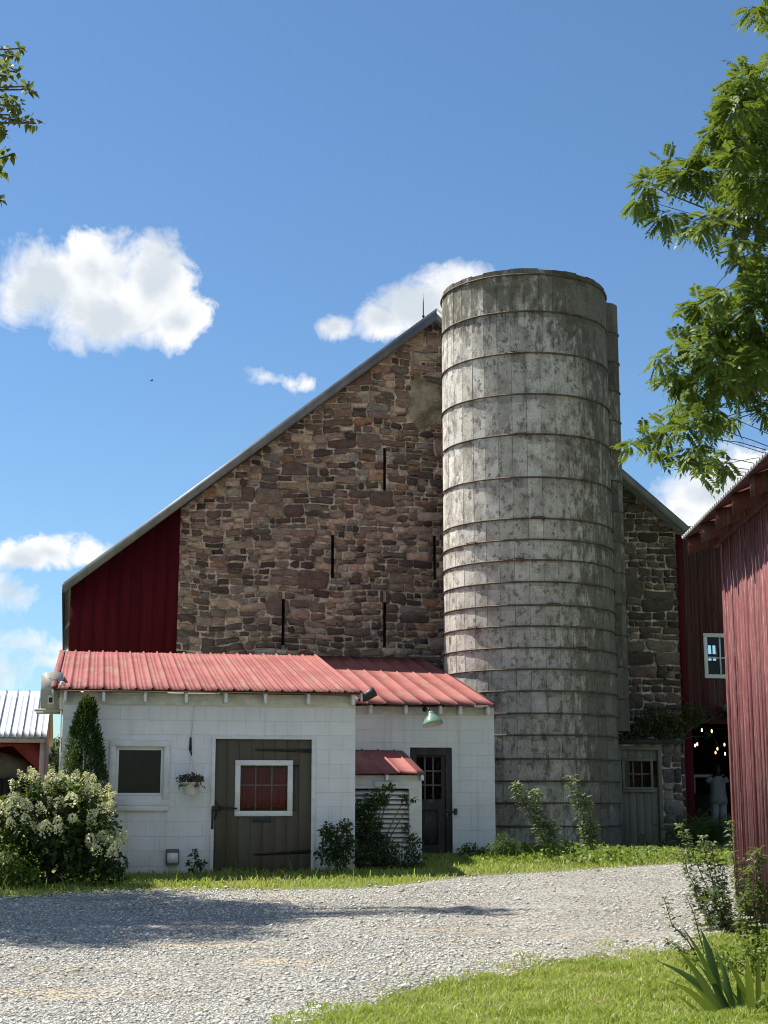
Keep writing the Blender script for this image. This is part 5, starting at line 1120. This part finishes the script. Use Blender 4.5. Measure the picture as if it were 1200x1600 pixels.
def cover():
    base = Vector(gbase(880, 24.2)); n = 5200; X = nrg.uniform(1.2, 5.8, n); Y = nrg.uniform(22.4, 25.9, n); d = Y - y_far(X); h = np.clip(.05 + .10 * nz2(X, Y, 1.3, 3) + .10 * np.exp(-((X - 3.0) / .8) ** 2), .03, .4)
    k = (d > .15 + .25 * nz2(X, Y, 2, 9)) & (nrg.random(n) < np.clip(.6 + nz2(X, Y, 1.0, 1), .1, 1)) & (((X - SC.x) ** 2 + (Y - SC.y) ** 2) > (SR + .08) ** 2)
    X, Y, h = X[k], Y[k], h[k]; P = np.stack([X, Y, gza(Y) + h * nrg.uniform(.25, 1, len(X))], -1); o = leaf_mesh('ground_cover', P, rand_dir(len(P), .25), .09 * nrg.uniform(.6, 1.2, len(P)), .026, M['leaf_cover'], None, (0, 0, 0)); o['kind'] = 'stuff'; o['label'] = 'bright green leafy ground cover at the foot of the silo'
cover()
# ---- vine over the annex
def vine():
    pts = [(1000, 1135, 18), (1025, 1125, 20), (1050, 1120, 18), (1075, 1115, 15), (1095, 1112, 12), (985, 1142, 14), (1035, 1142, 16), (1060, 1138, 16), (1085, 1128, 9), (1012, 1112, 10), (1110, 1118, 7), (1105, 1150, 5), (1132, 1115, 7)]
    C = [(tuple(B.P(*(lambda q: (q[0], -.55 if i < 10 else .12, q[1]))(B.L(px, py, -.55 if i < 10 else .12)))), px_r(r, 31)) for i, (px, py, r) in enumerate(pts)]
    C = [(c, r) for c, r in C]; b = B.P(bu(1050, 1160, -.3), -.3, az1 + .08)
    e = shrub('vine', 'dark vine spilling over the flat annex roof towards the doorway', 'vine', b, C, 26, .085, .028, M['leaf_vine'], .010)
vine()
def fern(name, label, base, n, Lf, group=None, mat_='leaf_fern'):
    base = Vector(base); e = empty(name, base, 0, label, 'fern', group); P = []; D = []; mb = MB(); W_ = []
    for i in range(n):
        a = rng.uniform(0, 6.28); r = Lf * rng.uniform(.7, 1.1); tip = Vector((math.cos(a) * r * .75, math.sin(a) * r * .75, r * rng.uniform(.45, .8))); pts = []
        for k in range(9):
            t = k / 8; p = Vector((tip.x * t, tip.y * t, tip.z * (1.7 * t - .7 * t * t))); pts.append(p)
        mb.tube(pts, [.005 * (1 - .8 * k / 8) for k in range(9)], 4)
        ax_ = Vector((-math.sin(a), math.cos(a), 0))
        for k in range(1, 26):
            t = k / 26; j = t * 8; i0 = int(j); p = pts[i0].lerp(pts[min(i0 + 1, 8)], j - i0); wl = .14 * Lf * math.sin(math.pi * min(1, t * .9 + .12)) * 1.3
            for s in (-1, 1): P.append(p); D.append(ax_ * s + Vector((math.cos(a), math.sin(a), 0)) * .4); W_.append(wl)
    mb.build('stem', M['stem'], e); P = np.array(P); D = np.array(D); W_ = np.array(W_)
    leaf_mesh('frond', P, D, W_, .011, M[mat_], e, (0, 0, 0), droop=.2); return e
GRF = 'ferns beside the dark doorway'
for i, (px, Y, n, L_) in enumerate(((1068, 28.4, 18, .85), (1100, 28.0, 22, .85), (1082, 27.4, 16, .75), (1122, 27.6, 16, .75))):
    p = gbase(px, Y); fern('fern', ['leftmost fern, beside the annex stone corner', 'tallest fern in front of the dark doorway', 'fern nearest the gravel below the doorway', 'rightmost fern, in front of the standing person'][i], p, n, L_, GRF)
# ---- plants in the right foreground
weed('tall_weed', 'slender grey green weed with many stems left of the shed corner', 15.6, [[(1140, 1470), (1110, 1400), (1085, 1340), (1063, 1292)], [(1140, 1470), (1120, 1400), (1105, 1350), (1098, 1310)], [(1145, 1470), (1128, 1400), (1118, 1365), (1112, 1318)], [(1135, 1470), (1100, 1410), (1075, 1365), (1068, 1330)], [(1150, 1470), (1138, 1420), (1128, 1385), (1130, 1345)], [(1140, 1470), (1112, 1440), (1095, 1415), (1085, 1385)]], .065, .012, M['leaf_silver'], per=7, r=.055)
weed('tall_weed', 'thin weed rising along the corner of the boarded shed', 15.9, [[(1160, 1450), (1150, 1390), (1146, 1340), (1139, 1286)], [(1162, 1450), (1156, 1400), (1152, 1360)], [(1175, 1450), (1168, 1395), (1165, 1345)]], .065, .012, M['leaf_silver'], per=5, r=.045)
shrub('broadleaf_weed', 'dark broad leaved weed clump at the base of the slender weed', 'weed', gbase(1130, 15.2), cl([(1120, 1410, 16), (1125, 1440, 22), (1140, 1465, 22), (1105, 1395, 8), (1100, 1455, 12), (1155, 1450, 14)], 15.2), 32, .085, .026, M['leaf_dark'], .008)
weed('arching_weed', 'arching small leaved weed over the sandy edge of the drive', 13.2, [[(1110, 1530), (1075, 1470), (1050, 1445), (1038, 1405)], [(1112, 1530), (1095, 1470), (1085, 1430), (1072, 1400)], [(1105, 1530), (1070, 1490), (1045, 1470)]], .05, .009, M['leaf_weed'], per=4, r=.03)
weed('leafy_weed', 'leafy weed against the sunlit shed boards at right edge', 13.6, [[(1190, 1510), (1182, 1440), (1176, 1390), (1182, 1330)], [(1200, 1510), (1195, 1440), (1196, 1385)], [(1180, 1510), (1165, 1450), (1163, 1405)]], .09, .018, M['leaf_weed'], per=6, r=.07)
def iris():
    Y = 10.9; base = Vector(gbase(1150, Y)); base.x = at(1150, 1600, Y).x; e = empty('iris_clump', base, 0, 'clump of long sword shaped leaves in the lower right corner', 'plant')
    tips = [((1025, 1501), (1150, 1600)), ((1037, 1531), (1130, 1605)), ((1056, 1555), (1130, 1640)), ((1058, 1483), (1140, 1620)), ((1064, 1446), (1140, 1600)), ((1094, 1449), (1125, 1560)), ((1128, 1491), (1182, 1600)), ((1090, 1505), (1155, 1620)), ((1080, 1602), (1140, 1650)), ((1110, 1515), (1170, 1620)), ((1118, 1480), (1150, 1600)), ((1166, 1492), (1175, 1590)), ((1186, 1485), (1185, 1590)), ((1140, 1545), (1190, 1640)), ((1045, 1580), (1140, 1660)), ((1072, 1530), (1150, 1640)), ((1150, 1520), (1165, 1620)), ((1100, 1550), (1160, 1650)), ((1200, 1500), (1200, 1600)), ((1128, 1530), (1165, 1640)), ((1105, 1580), (1150, 1660))]
    for i, (tp_, bp) in enumerate(tips):
        a = at(*bp, Y + rng.uniform(-.15, .15)); a.z = min(a.z, gz(0, Y) + .1); b = at(*tp_, Y + rng.uniform(-.35, .25)); d = b - a; side = Vector((d.z, rng.uniform(-.5, .5) * d.length, -d.x)).normalized(); wv = rng.uniform(.018, .027); vs = []; K = 9
        for k in range(K + 1):
            t = k / K; p = a.lerp(b, t) + Vector((-.0, 0, .10 * d.length * math.sin(math.pi * t))); wd = wv * (1 - t ** 3) * (.75 + .5 * math.sin(math.pi * min(1, t + .2))) + .0006; nrm = side.cross(d).normalized()
            vs += [p - side * wd - base, p + nrm * wd * .35 - base, p + side * wd - base]
        mb = MB(); t = rng.uniform(.1, 1); mb.add(vs, [(3 * k + j, 3 * k + j + 1, 3 * k + j + 4, 3 * k + j + 3) for k in range(K) for j in (0, 1)], t); mb.build('blade', M['iris'], e, smooth=True)
iris()
shrub('creeping_weed', 'bright yellow green creeping weeds behind the sword leaved clump', 'weeds', gbase(1165, 12.4), cl([(1140, 1500, 22), (1170, 1490, 26), (1195, 1510, 26), (1110, 1492, 16), (1185, 1545, 26), (1080, 1500, 12), (1210, 1475, 26), (1150, 1520, 20)], 12.4, .3), 80, .06, .010, M['leaf_cover'], .005, upb=.5)
shrub('creeping_weed', 'bright green weeds in front of the sword leaved clump at the bottom edge', 'weeds', gbase(1190, 10.7), cl([(1190, 1590, 22), (1165, 1605, 20), (1210, 1570, 24), (1140, 1612, 14)], 10.7, .15), 80, .06, .010, M['leaf_cover'], .005, upb=.5)
# petunias in the hanging basket
pc = F.P(hx, -.22, hz_); pw = []
P = ball(240, .5) * np.array([[.20, .17, .085]]) + np.array([[0, 0, .045]]); dr2 = ball(70, .6) * np.array([[.19, .15, .05]]) + np.array([[0, 0, -.03]]); P = np.concatenate([P, dr2]); P = P[~((np.hypot(P[:, 0], P[:, 1]) < .125) & (P[:, 2] < .0))]
leaf_mesh('foliage', P, P * 2 + rand_dir(len(P), .1), .055, .019, M['leaf_petunia'], hb.e, (0, 0, 0))
Pf = ball(90, .2) * np.array([[.21, .18, .10]]) + np.array([[0, 0, .04]]); Pf = Pf[~((np.hypot(Pf[:, 0], Pf[:, 1]) < .13) & (Pf[:, 2] < .0))]; leaf_mesh('petals', Pf, Pf * 4 + rand_dir(len(Pf), .1), .045, .022, M['petal_dark'], hb.e, (0, 0, 0))

# ================================================================== trees
def limb(mb, a, b, r0, r1, sag=.12, n=7, k=7):
    a = Vector(a); b = Vector(b); L = (b - a).length; s = Vector((rng.gauss(0, .06), rng.gauss(0, .06), 0)) * L; pts = []
    for i in range(n + 1): t = i / n; pts.append(a.lerp(b, t) + (s + Vector((0, 0, sag * L))) * math.sin(math.pi * t))
    mb.tube(pts, [r0 + (r1 - r0) * i / n for i in range(n + 1)], k); return pts
def walnut():
    base = Vector((10.2, 22.0, .44)); e = empty('walnut_tree', base, 0, 'tall tree with feathery compound leaves hanging over the right side', 'tree')
    pts = [(1190, 25, 26), (1178, 12, 14), (1165, 125, 40), (1190, 165, 48), (1130, 195, 30), (1160, 225, 42), (1115, 205, 22), (1190, 230, 45), (1040, 262, 30), (1012, 285, 22), (1000, 310, 16), (1070, 272, 34), (1105, 265, 36), (1140, 270, 40), (1180, 280, 45), (1040, 335, 22), (1085, 350, 24), (1110, 345, 26), (1150, 325, 40), (1185, 340, 44), (1190, 400, 40), (1165, 400, 24), (1150, 375, 16),
           (1130, 452, 28), (1095, 475, 26), (1160, 480, 42), (1190, 470, 45), (1120, 500, 38), (1085, 505, 26), (1160, 540, 45), (1190, 540, 50), (1055, 540, 22), (1030, 558, 18), (1090, 550, 34), (1125, 560, 36), (1060, 585, 28), (1095, 600, 34), (1130, 600, 26), (1180, 590, 34), (1075, 630, 24), (1110, 640, 30), (1140, 655, 20), (1085, 660, 22),
           (1005, 685, 20), (985, 695, 12), (1040, 672, 22), (1065, 668, 22), (1025, 700, 16), (1085, 700, 22), (1110, 712, 24), (1130, 725, 16), (1092, 738, 14), (1070, 722, 12), (1150, 600, 40), (1195, 640, 20), (1150, 165, 34), (1175, 145, 34), (1195, 110, 30), (1195, 200, 40), (1150, 245, 30), (1185, 300, 36), (1195, 430, 36), (1140, 520, 34), (1185, 520, 40), (1150, 570, 34), (1195, 560, 40), (1110, 525, 26), (1075, 605, 22)]
    C = []
    for px, py, r in pts: Y = rng.uniform(19.6, 22.6); C.append((at(px, py, Y), px_r(r, Y)))
    # the rest of the crown, past the edge of the picture
    t_ = 0
    while t_ < 95:
        d = Vector((rng.gauss(0, 1), rng.gauss(0, 1), rng.gauss(0, 1))).normalized() * rng.random() ** .4; c = Vector((10.4, 22.2, 11.2)) + Vector((d.x * 4.6, d.y * 4.6, d.z * 5.6))
        q = c - EYE; cz_ = q.y * math.cos(PITCH) + q.z * math.sin(PITCH); px = 600 + FPX * q.x / cz_
        if px > 1262: C.append((c, rng.uniform(.4, .7))); t_ += 1
    mb = MB(); trunk = [base + Vector((0, 0, -.1)), base + Vector((.05, 0, 1.5)), base + Vector((-.1, .1, 4)), base + Vector((.1, .0, 7.5)), base + Vector((.3, .1, 11)), base + Vector((.2, .2, 15.2))]
    mb.tube([p - base for p in trunk], [.36, .29, .25, .19, .12, .03], 12); mb.build('trunk', M['bark'], e)
    mb = MB(); hubs = []
    for z_, dx, dy, rr_ in ((4.5, -3.2, -.8, .10), (6.3, -3.4, .2, .10), (8.4, -3.6, -.7, .10), (10.0, -3.3, .3, .085), (12.0, -2.6, -.3, .07), (7, 3, 1, .1), (9, 3, -2, .09), (11, 1, 3, .08), (6, 0, -3, .1), (13.2, 1.2, -1.4, .05)):
        a = base + Vector((0, 0, z_ - 1.2)); b = base + Vector((dx, dy, z_ + .9)); q = limb(mb, a - base, b - base, rr_, rr_ * .45); hubs += [p + base for p in q[3:]]
    for c, r in C:
        h = min(hubs, key=lambda p: (p - c).length); limb(mb, h - base, c - base, .011, .004, rng.uniform(-.04, .14), 6, 5)
    for a, b in (((1100, 325), (983, 271)), ((1050, 345), (990, 330)), ((1120, 350), (1068, 372))):
        p, q = at(*a, 21), at(*b, 20.8); mb.tube([p - base, p.lerp(q, .5) - base + Vector((0, 0, -.04)), q - base], [.014, .009, .004], 5)
    mb.build('limb', M['bark'], e)
    P = []; D = []; Ls = []; Ws = []; U_ = []; Tn = []
    for c, r in C:
        nf = max(6, int(44 * (r / .36) ** 1.7))
        if r > .62: nf = int(nf * .8)
        ct = rng.uniform(-.12, .12)
        for _ in range(nf):
            d = Vector((rng.gauss(0, 1), rng.gauss(0, 1), rng.gauss(0, .8))).normalized(); p0 = Vector(c) + d * r * rng.uniform(.05, .68); ax_ = (d + Vector((rng.gauss(-.15, .45), rng.gauss(0, .45), rng.gauss(-.15, .35)))).normalized(); Lc = rng.uniform(.26, .44) * min(1, .55 + r); sd = ax_.cross(Vector((rng.gauss(0, .3), rng.gauss(0, .3), 1))).normalized(); tl = min(1.15, max(0, rng.gauss(.42, .2) + ct))
            for k in range(8):
                t = .18 + .82 * k / 7; p = p0 + ax_ * Lc * t + Vector((0, 0, -.30 * Lc * t * t)); L_ = .115 * (1 - .45 * abs(t - .5)) * rng.uniform(.85, 1.15)
                for s in ((-1, 1) if k < 7 else (0,)):
                    dr3 = (sd * s + ax_ * (.55 if s else 1) + Vector((0, 0, -.22))); P.append(p); D.append(dr3); Ls.append(L_); Ws.append(.023); Tn.append(tl + rng.gauss(0, .06)); U_.append(sd.cross(ax_) * (1 if sd.cross(ax_).z > 0 else -1) + Vector((rng.gauss(0, .2), rng.gauss(0, .2), rng.gauss(0, .2))))
    leaf_mesh('crown', np.array(P), np.array(D), np.array(Ls), np.array(Ws), M['leaf_walnut'], e, base, tone=np.array(Tn), up=np.array(U_), droop=.2, fold=.15)
walnut()
def broadtree(name, label, base, centre, rad, visible, material, ncl, per, L, Wd, group=None, seed=1, keep=None):
    base = Vector(base); e = empty(name, base, 0, label, 'tree', group); C = list(visible)
    cen = Vector(centre); t_ = 0
    while t_ < ncl:
        d = Vector((rng.gauss(0, 1), rng.gauss(0, 1), rng.gauss(0, 1))).normalized() * rng.random() ** .4; c = cen + Vector((d.x * rad[0], d.y * rad[1], d.z * rad[2]))
        if keep and not keep(c): continue
        C.append((c, rng.uniform(.14, .22) * (rad[0] + rad[2]) / 2)); t_ += 1
    mb = MB(); H = cen.z + rad[2] * .8 - base.z; tr = [Vector((0, 0, -.1)), Vector((.05, .02, H * .3)), Vector((cen.x - base.x, cen.y - base.y, H * .6)) * .5 + Vector((0, 0, H * .3)), Vector((cen.x - base.x, cen.y - base.y, H))]; r0 = H * .028
    mb.tube(tr, [r0, r0 * .75, r0 * .5, r0 * .1], 10); mb.build('trunk', M['bark'], e); mb = MB()
    hubs = [tr[1].lerp(tr[2], k / 4) for k in range(4)] + [tr[2].lerp(tr[3], k / 5) for k in range(5)]
    for c, r in C: q = Vector(c) - base; h = min(hubs, key=lambda p: (p - q).length + abs(p.z - q.z + 1) * .6); limb(mb, h, q, r0 * .16, r0 * .035, .05, 5, 5)
    mb.build('limb', M['bark'], e); P = []; D = []
    for c, r in C: m = max(9, int(per * (r / .5) ** 1.5)); q = ball(m, .5) * r; P.append(np.array(c) + q); D.append(q / r * .6 + rand_dir(m, -.15))
    P = np.concatenate(P); D = np.concatenate(D); leaf_mesh('crown', P, D, L * nrg.uniform(.6, 1.2, len(P)), Wd, material, e, base); return e
Yl = 19.6
vis = [(at(px, py, Yl + rng.uniform(-.4, .4)), px_r(r, Yl)) for px, py, r in ((8, 85, 14), (24, 88, 7), (31, 76, 4), (8, 118, 18), (28, 112, 6), (40, 135, 7), (46, 140, 5), (8, 152, 18), (24, 165, 12), (22, 180, 10), (47, 190, 9), (56, 193, 5), (36, 190, 6), (5, 205, 10), (6, 238, 10), (16, 243, 5), (2, 268, 6), (0, 312, 3), (-10, 180, 20), (-14, 110, 24))]
def off_left(c):
    q = c - EYE; cz_ = q.y * math.cos(PITCH) + q.z * math.sin(PITCH); return 600 + FPX * q.x / cz_ < -105 and c.x < -5.2
broadtree('maple_tree', 'tree at the left whose leafy branch tips reach into the sky', (-9.4, 18.9, .32), (-9.0, 18.7, 8.6), (3.2, 2.2, 4.2), vis, M['leaf_tree'], 120, 210, .125, .042, keep=off_left)
for i, (px, Y, h, r) in enumerate(((88, 64, 3.7, 1.7), (106, 76, 4.6, 2.2))):
    p = at(px, 1240, Y); broadtree('background_tree', ['pale far tree just right of the far red shed', 'farther tree behind the corner of the white building, beside the evergreen'][i], (p.x, Y, .5), (p.x, Y, .5 + h * .55), (r, r, h * .45), [], M['leaf_far'], 40, 150, .22, .08, 'far trees beyond the shed')

# ================================================================== the person in the doorway
def person():
    wv = 2.0; ua, zs = B.L(1121, 1214, wv); fz = gw + .02; H = (zs - fz) / .815; u = ua
    t = Thing(B, 'person', u, wv, fz, 'person seen from behind in pale shirt and white trousers in the dark doorway', 'person')
    def skin(name, pts, edges, radii, material, parent, sub=2):
        me = bpy.data.meshes.new(name); me.from_pydata([Vector(p) for p in pts], edges, []); o = bpy.data.objects.new(name, me); COL.objects.link(o); o.parent = parent; me.materials.append(material)
        m = o.modifiers.new('skin', 'SKIN'); m.use_smooth_shade = True
        for i, r in enumerate(radii): me.skin_vertices[0].data[i].radius = r if isinstance(r, tuple) else (r, r); me.skin_vertices[0].data[i].use_root = (i == 0)
        s = o.modifiers.new('sub', 'SUBSURF'); s.levels = sub; s.render_levels = sub; return o
    h = H
    P = [(0, 0, .52 * h), (0, 0, .62 * h), (0, -.01, .74 * h), (0, 0, .81 * h), (0, .01, .865 * h), (0, .015, .92 * h), (0, .01, .975 * h),
         (.105 * h, 0, .805 * h), (.155 * h, -.02, .67 * h), (.12 * h, .10, .58 * h), (.10 * h, .17, .57 * h),            # right arm
         (-.105 * h, 0, .805 * h), (-.19 * h, .0, .69 * h), (-.125 * h, .07, .60 * h), (-.09 * h, .10, .60 * h),              # left arm, hand on hip
         (.052 * h, 0, .49 * h), (.06 * h, -.015, .27 * h), (.058 * h, .01, .05 * h), (.062 * h, -.02, .02 * h), (.068 * h, .12, .018 * h),
         (-.052 * h, 0, .49 * h), (-.066 * h, -.02, .27 * h), (-.075 * h, .0, .05 * h), (-.075 * h, -.02, .02 * h), (-.08 * h, .12, .018 * h)]
    E = [(0, 1), (1, 2), (2, 3), (3, 4), (4, 5), (5, 6), (3, 7), (7, 8), (8, 9), (9, 10), (3, 11), (11, 12), (12, 13), (13, 14), (0, 15), (15, 16), (16, 17), (17, 18), (18, 19), (0, 20), (20, 21), (21, 22), (22, 23), (23, 24)]
    Rr = [(.13, .10), (.12, .09), (.13, .095), (.075, .07), .048, (.075, .09), (.06, .07), .05, .040, .030, .026, .05, .040, .030, .026, .085, .058, .040, .036, .03, .085, .058, .040, .036, .03]
    body = skin('body', P, E, Rr, M['skin'], t.e)
    for s, wr, tgt in ((1, P[10], Vector((-.3, 1, -.2))), (-1, P[14], Vector((.6, .7, -.3)))):
        hp = Vector(wr); d = tgt.normalized(); sd = d.cross(Vector((0, 0, 1))).normalized(); pts = [hp, hp + d * .05]; ed = [(0, 1)]; rad = [(.026, .016), (.034, .014)]
        for k in range(4):
            o_ = sd * (.024 - .016 * k); b = len(pts); ln = (.036, .042, .040, .030)[k]; pts += [hp + d * .085 + o_, hp + d * (.085 + ln * .5) + o_ - Vector((0, 0, .006)), hp + d * (.085 + ln) + o_ - Vector((0, 0, .02))]; ed += [(1, b), (b, b + 1), (b + 1, b + 2)]; rad += [.009, .0085, .007]
        b = len(pts); pts += [hp + d * .03 + sd * .035 * s, hp + d * .06 + sd * .055 * s]; ed += [(0, b), (b, b + 1)]; rad += [.011, .009]
        skin('hand', pts, ed, rad, M['skin'], t.e, 1)
    def loft(name, rings, material, n=28, wob=.0, cap=False):
        mb = MB(); vs = []
        for j, (cx, cy, z, rx, ry) in enumerate(rings):
            for i in range(n):
                a = 2 * math.pi * i / n; w_ = 1 + wob * mnoise.noise(Vector((math.cos(a) * 2.2, math.sin(a) * 2.2, j * .6))); vs.append((cx + rx * w_ * math.cos(a), cy + ry * w_ * math.sin(a), z))
        mb.add(vs, [(j * n + i, j * n + (i + 1) % n, (j + 1) * n + (i + 1) % n, (j + 1) * n + i) for j in range(len(rings) - 1) for i in range(n)]); return mb.build(name, material, t.e, smooth=True, solid=.004)
    loft('shirt', [(0, 0, .47 * h, .215, .165), (0, 0, .54 * h, .205, .16), (0, 0, .62 * h, .185, .145), (0, 0, .70 * h, .18, .14), (0, 0, .76 * h, .178, .125), (0, 0, .80 * h, .150, .10), (0, 0, .832 * h, .080, .075), (0, .005, .845 * h, .06, .058)], M['shirt'], wob=.10)
    for s, sh_, el_ in ((1, P[7], P[8]), (-1, P[11], P[12])):
        a, b = Vector(sh_), Vector(el_); f = .45 if s > 0 else .55; mb = MB(); mb.tube([a - Vector((.03 * s, 0, 0)), a.lerp(b, .3), a.lerp(b, f)], [.062, .060, .058], 14, cap=False); mb.build('sleeve', M['shirt'], t.e, smooth=True, solid=.004)
    for s in (1, -1):
        i = 15 if s > 0 else 20; hp, kn, an = (Vector(P[k]) for k in (i, i + 1, i + 2)); loft('trouser_leg', [(hp.x * .9, 0, .52 * h, .098, .13), (hp.x, 0, .47 * h, .098, .125), (hp.x, hp.y, .40 * h, .092, .105), (kn.x, kn.y, .27 * h, .075, .08), ((kn.x + an.x) / 2, -.01, .15 * h, .068, .072), (an.x, an.y, .035 * h, .066, .072)], M['trousers'], wob=.10)
        mb = MB(); q = P[i + 4]; mb.lathe((q[0], -.05, .035), [(0, -.01), (.04, 0), (.048, .08), (.046, .17), (.03, .215), (0, .225)], 12, axis=(0, 1, -.08)); mb.build('shoe', M['iron'], t.e, smooth=True)
    mb = MB(); n = 16; m = 9; vs = []
    for j in range(m + 1):
        ph = math.pi * .93 * j / m
        for i in range(n):
            a = 2 * math.pi * i / n; back = math.sin(a) < -.1; z = .925 * h + .095 * math.cos(ph) * (1 if ph < 1.6 else (3.0 if back else 1.0)); r = (.092 if j < 7 else .080) * math.sin(min(ph, 2.2 if back else ph)); vs.append((r * math.cos(a), .002 + r * 1.12 * math.sin(a) - .012, z))
    mb.add(vs, [(j * n + i, j * n + (i + 1) % n, (j + 1) * n + (i + 1) % n, (j + 1) * n + i) for j in range(m) for i in range(n)]); mb.build('hair', M['hair'], t.e, smooth=True)
    for s in (-1, 1): mb = MB(); mb.lathe((s * .074, .02, .915 * h), [(0, -.008), (.018, -.006), (.026, 0), (.02, .008), (0, .006)], 10, axis=(s, -.3, 0)); mb.build('ear', M['skin'], t.e, smooth=True)
    for s in (-1, 1): mb = MB(); mb.lathe((s * .03, .098, .925 * h), [(0, -.004), (.010, 0), (.008, .005), (0, .008)], 8, axis=(0, 1, 0)); mb.build('eye', M['slate'], t.e, smooth=True)
    mb = MB(); mb.lathe((0, .095, .905 * h), [(.016, -.012), (.012, .010), (0, .022)], 8, axis=(0, .8, .35)); mb.build('nose', M['skin'], t.e, smooth=True)
    mb = MB(); mb.tube([(-.022, .090, .882 * h), (0, .099, .880 * h), (.022, .090, .882 * h)], [.003, .006, .003], 6); mb.build('mouth', M['darkred'], t.e, smooth=True)
person()
# a small bird high over the roof
bp = at(237, 595, 60); bd = empty('bird', bp, .6, 'tiny dark bird flying below the big white cloud', 'bird')
mb = MB(); mb.lathe((0, 0, 0), [(0, -.06), (.012, -.05), (.024, -.01), (.020, .03), (.012, .05), (.010, .065), (0, .075)], 8, axis=(1, 0, .1)); mb.add([(-.05, .008, 0), (-.05, -.008, 0), (-.10, -.02, -.003), (-.10, .02, -.003)], [(0, 1, 2, 3)]); mb.build('body', M['iron'], bd, smooth=True)
for s in (-1, 1): mb = MB(); mb.add([(.03, .01 * s, .01), (-.02, .01 * s, .01), (-.03, .07 * s, .05), (.015, .07 * s, .055), (-.03, .14 * s, .035)], [(0, 1, 2, 3), (3, 2, 4)]); mb.build('wing', M['iron'], bd)
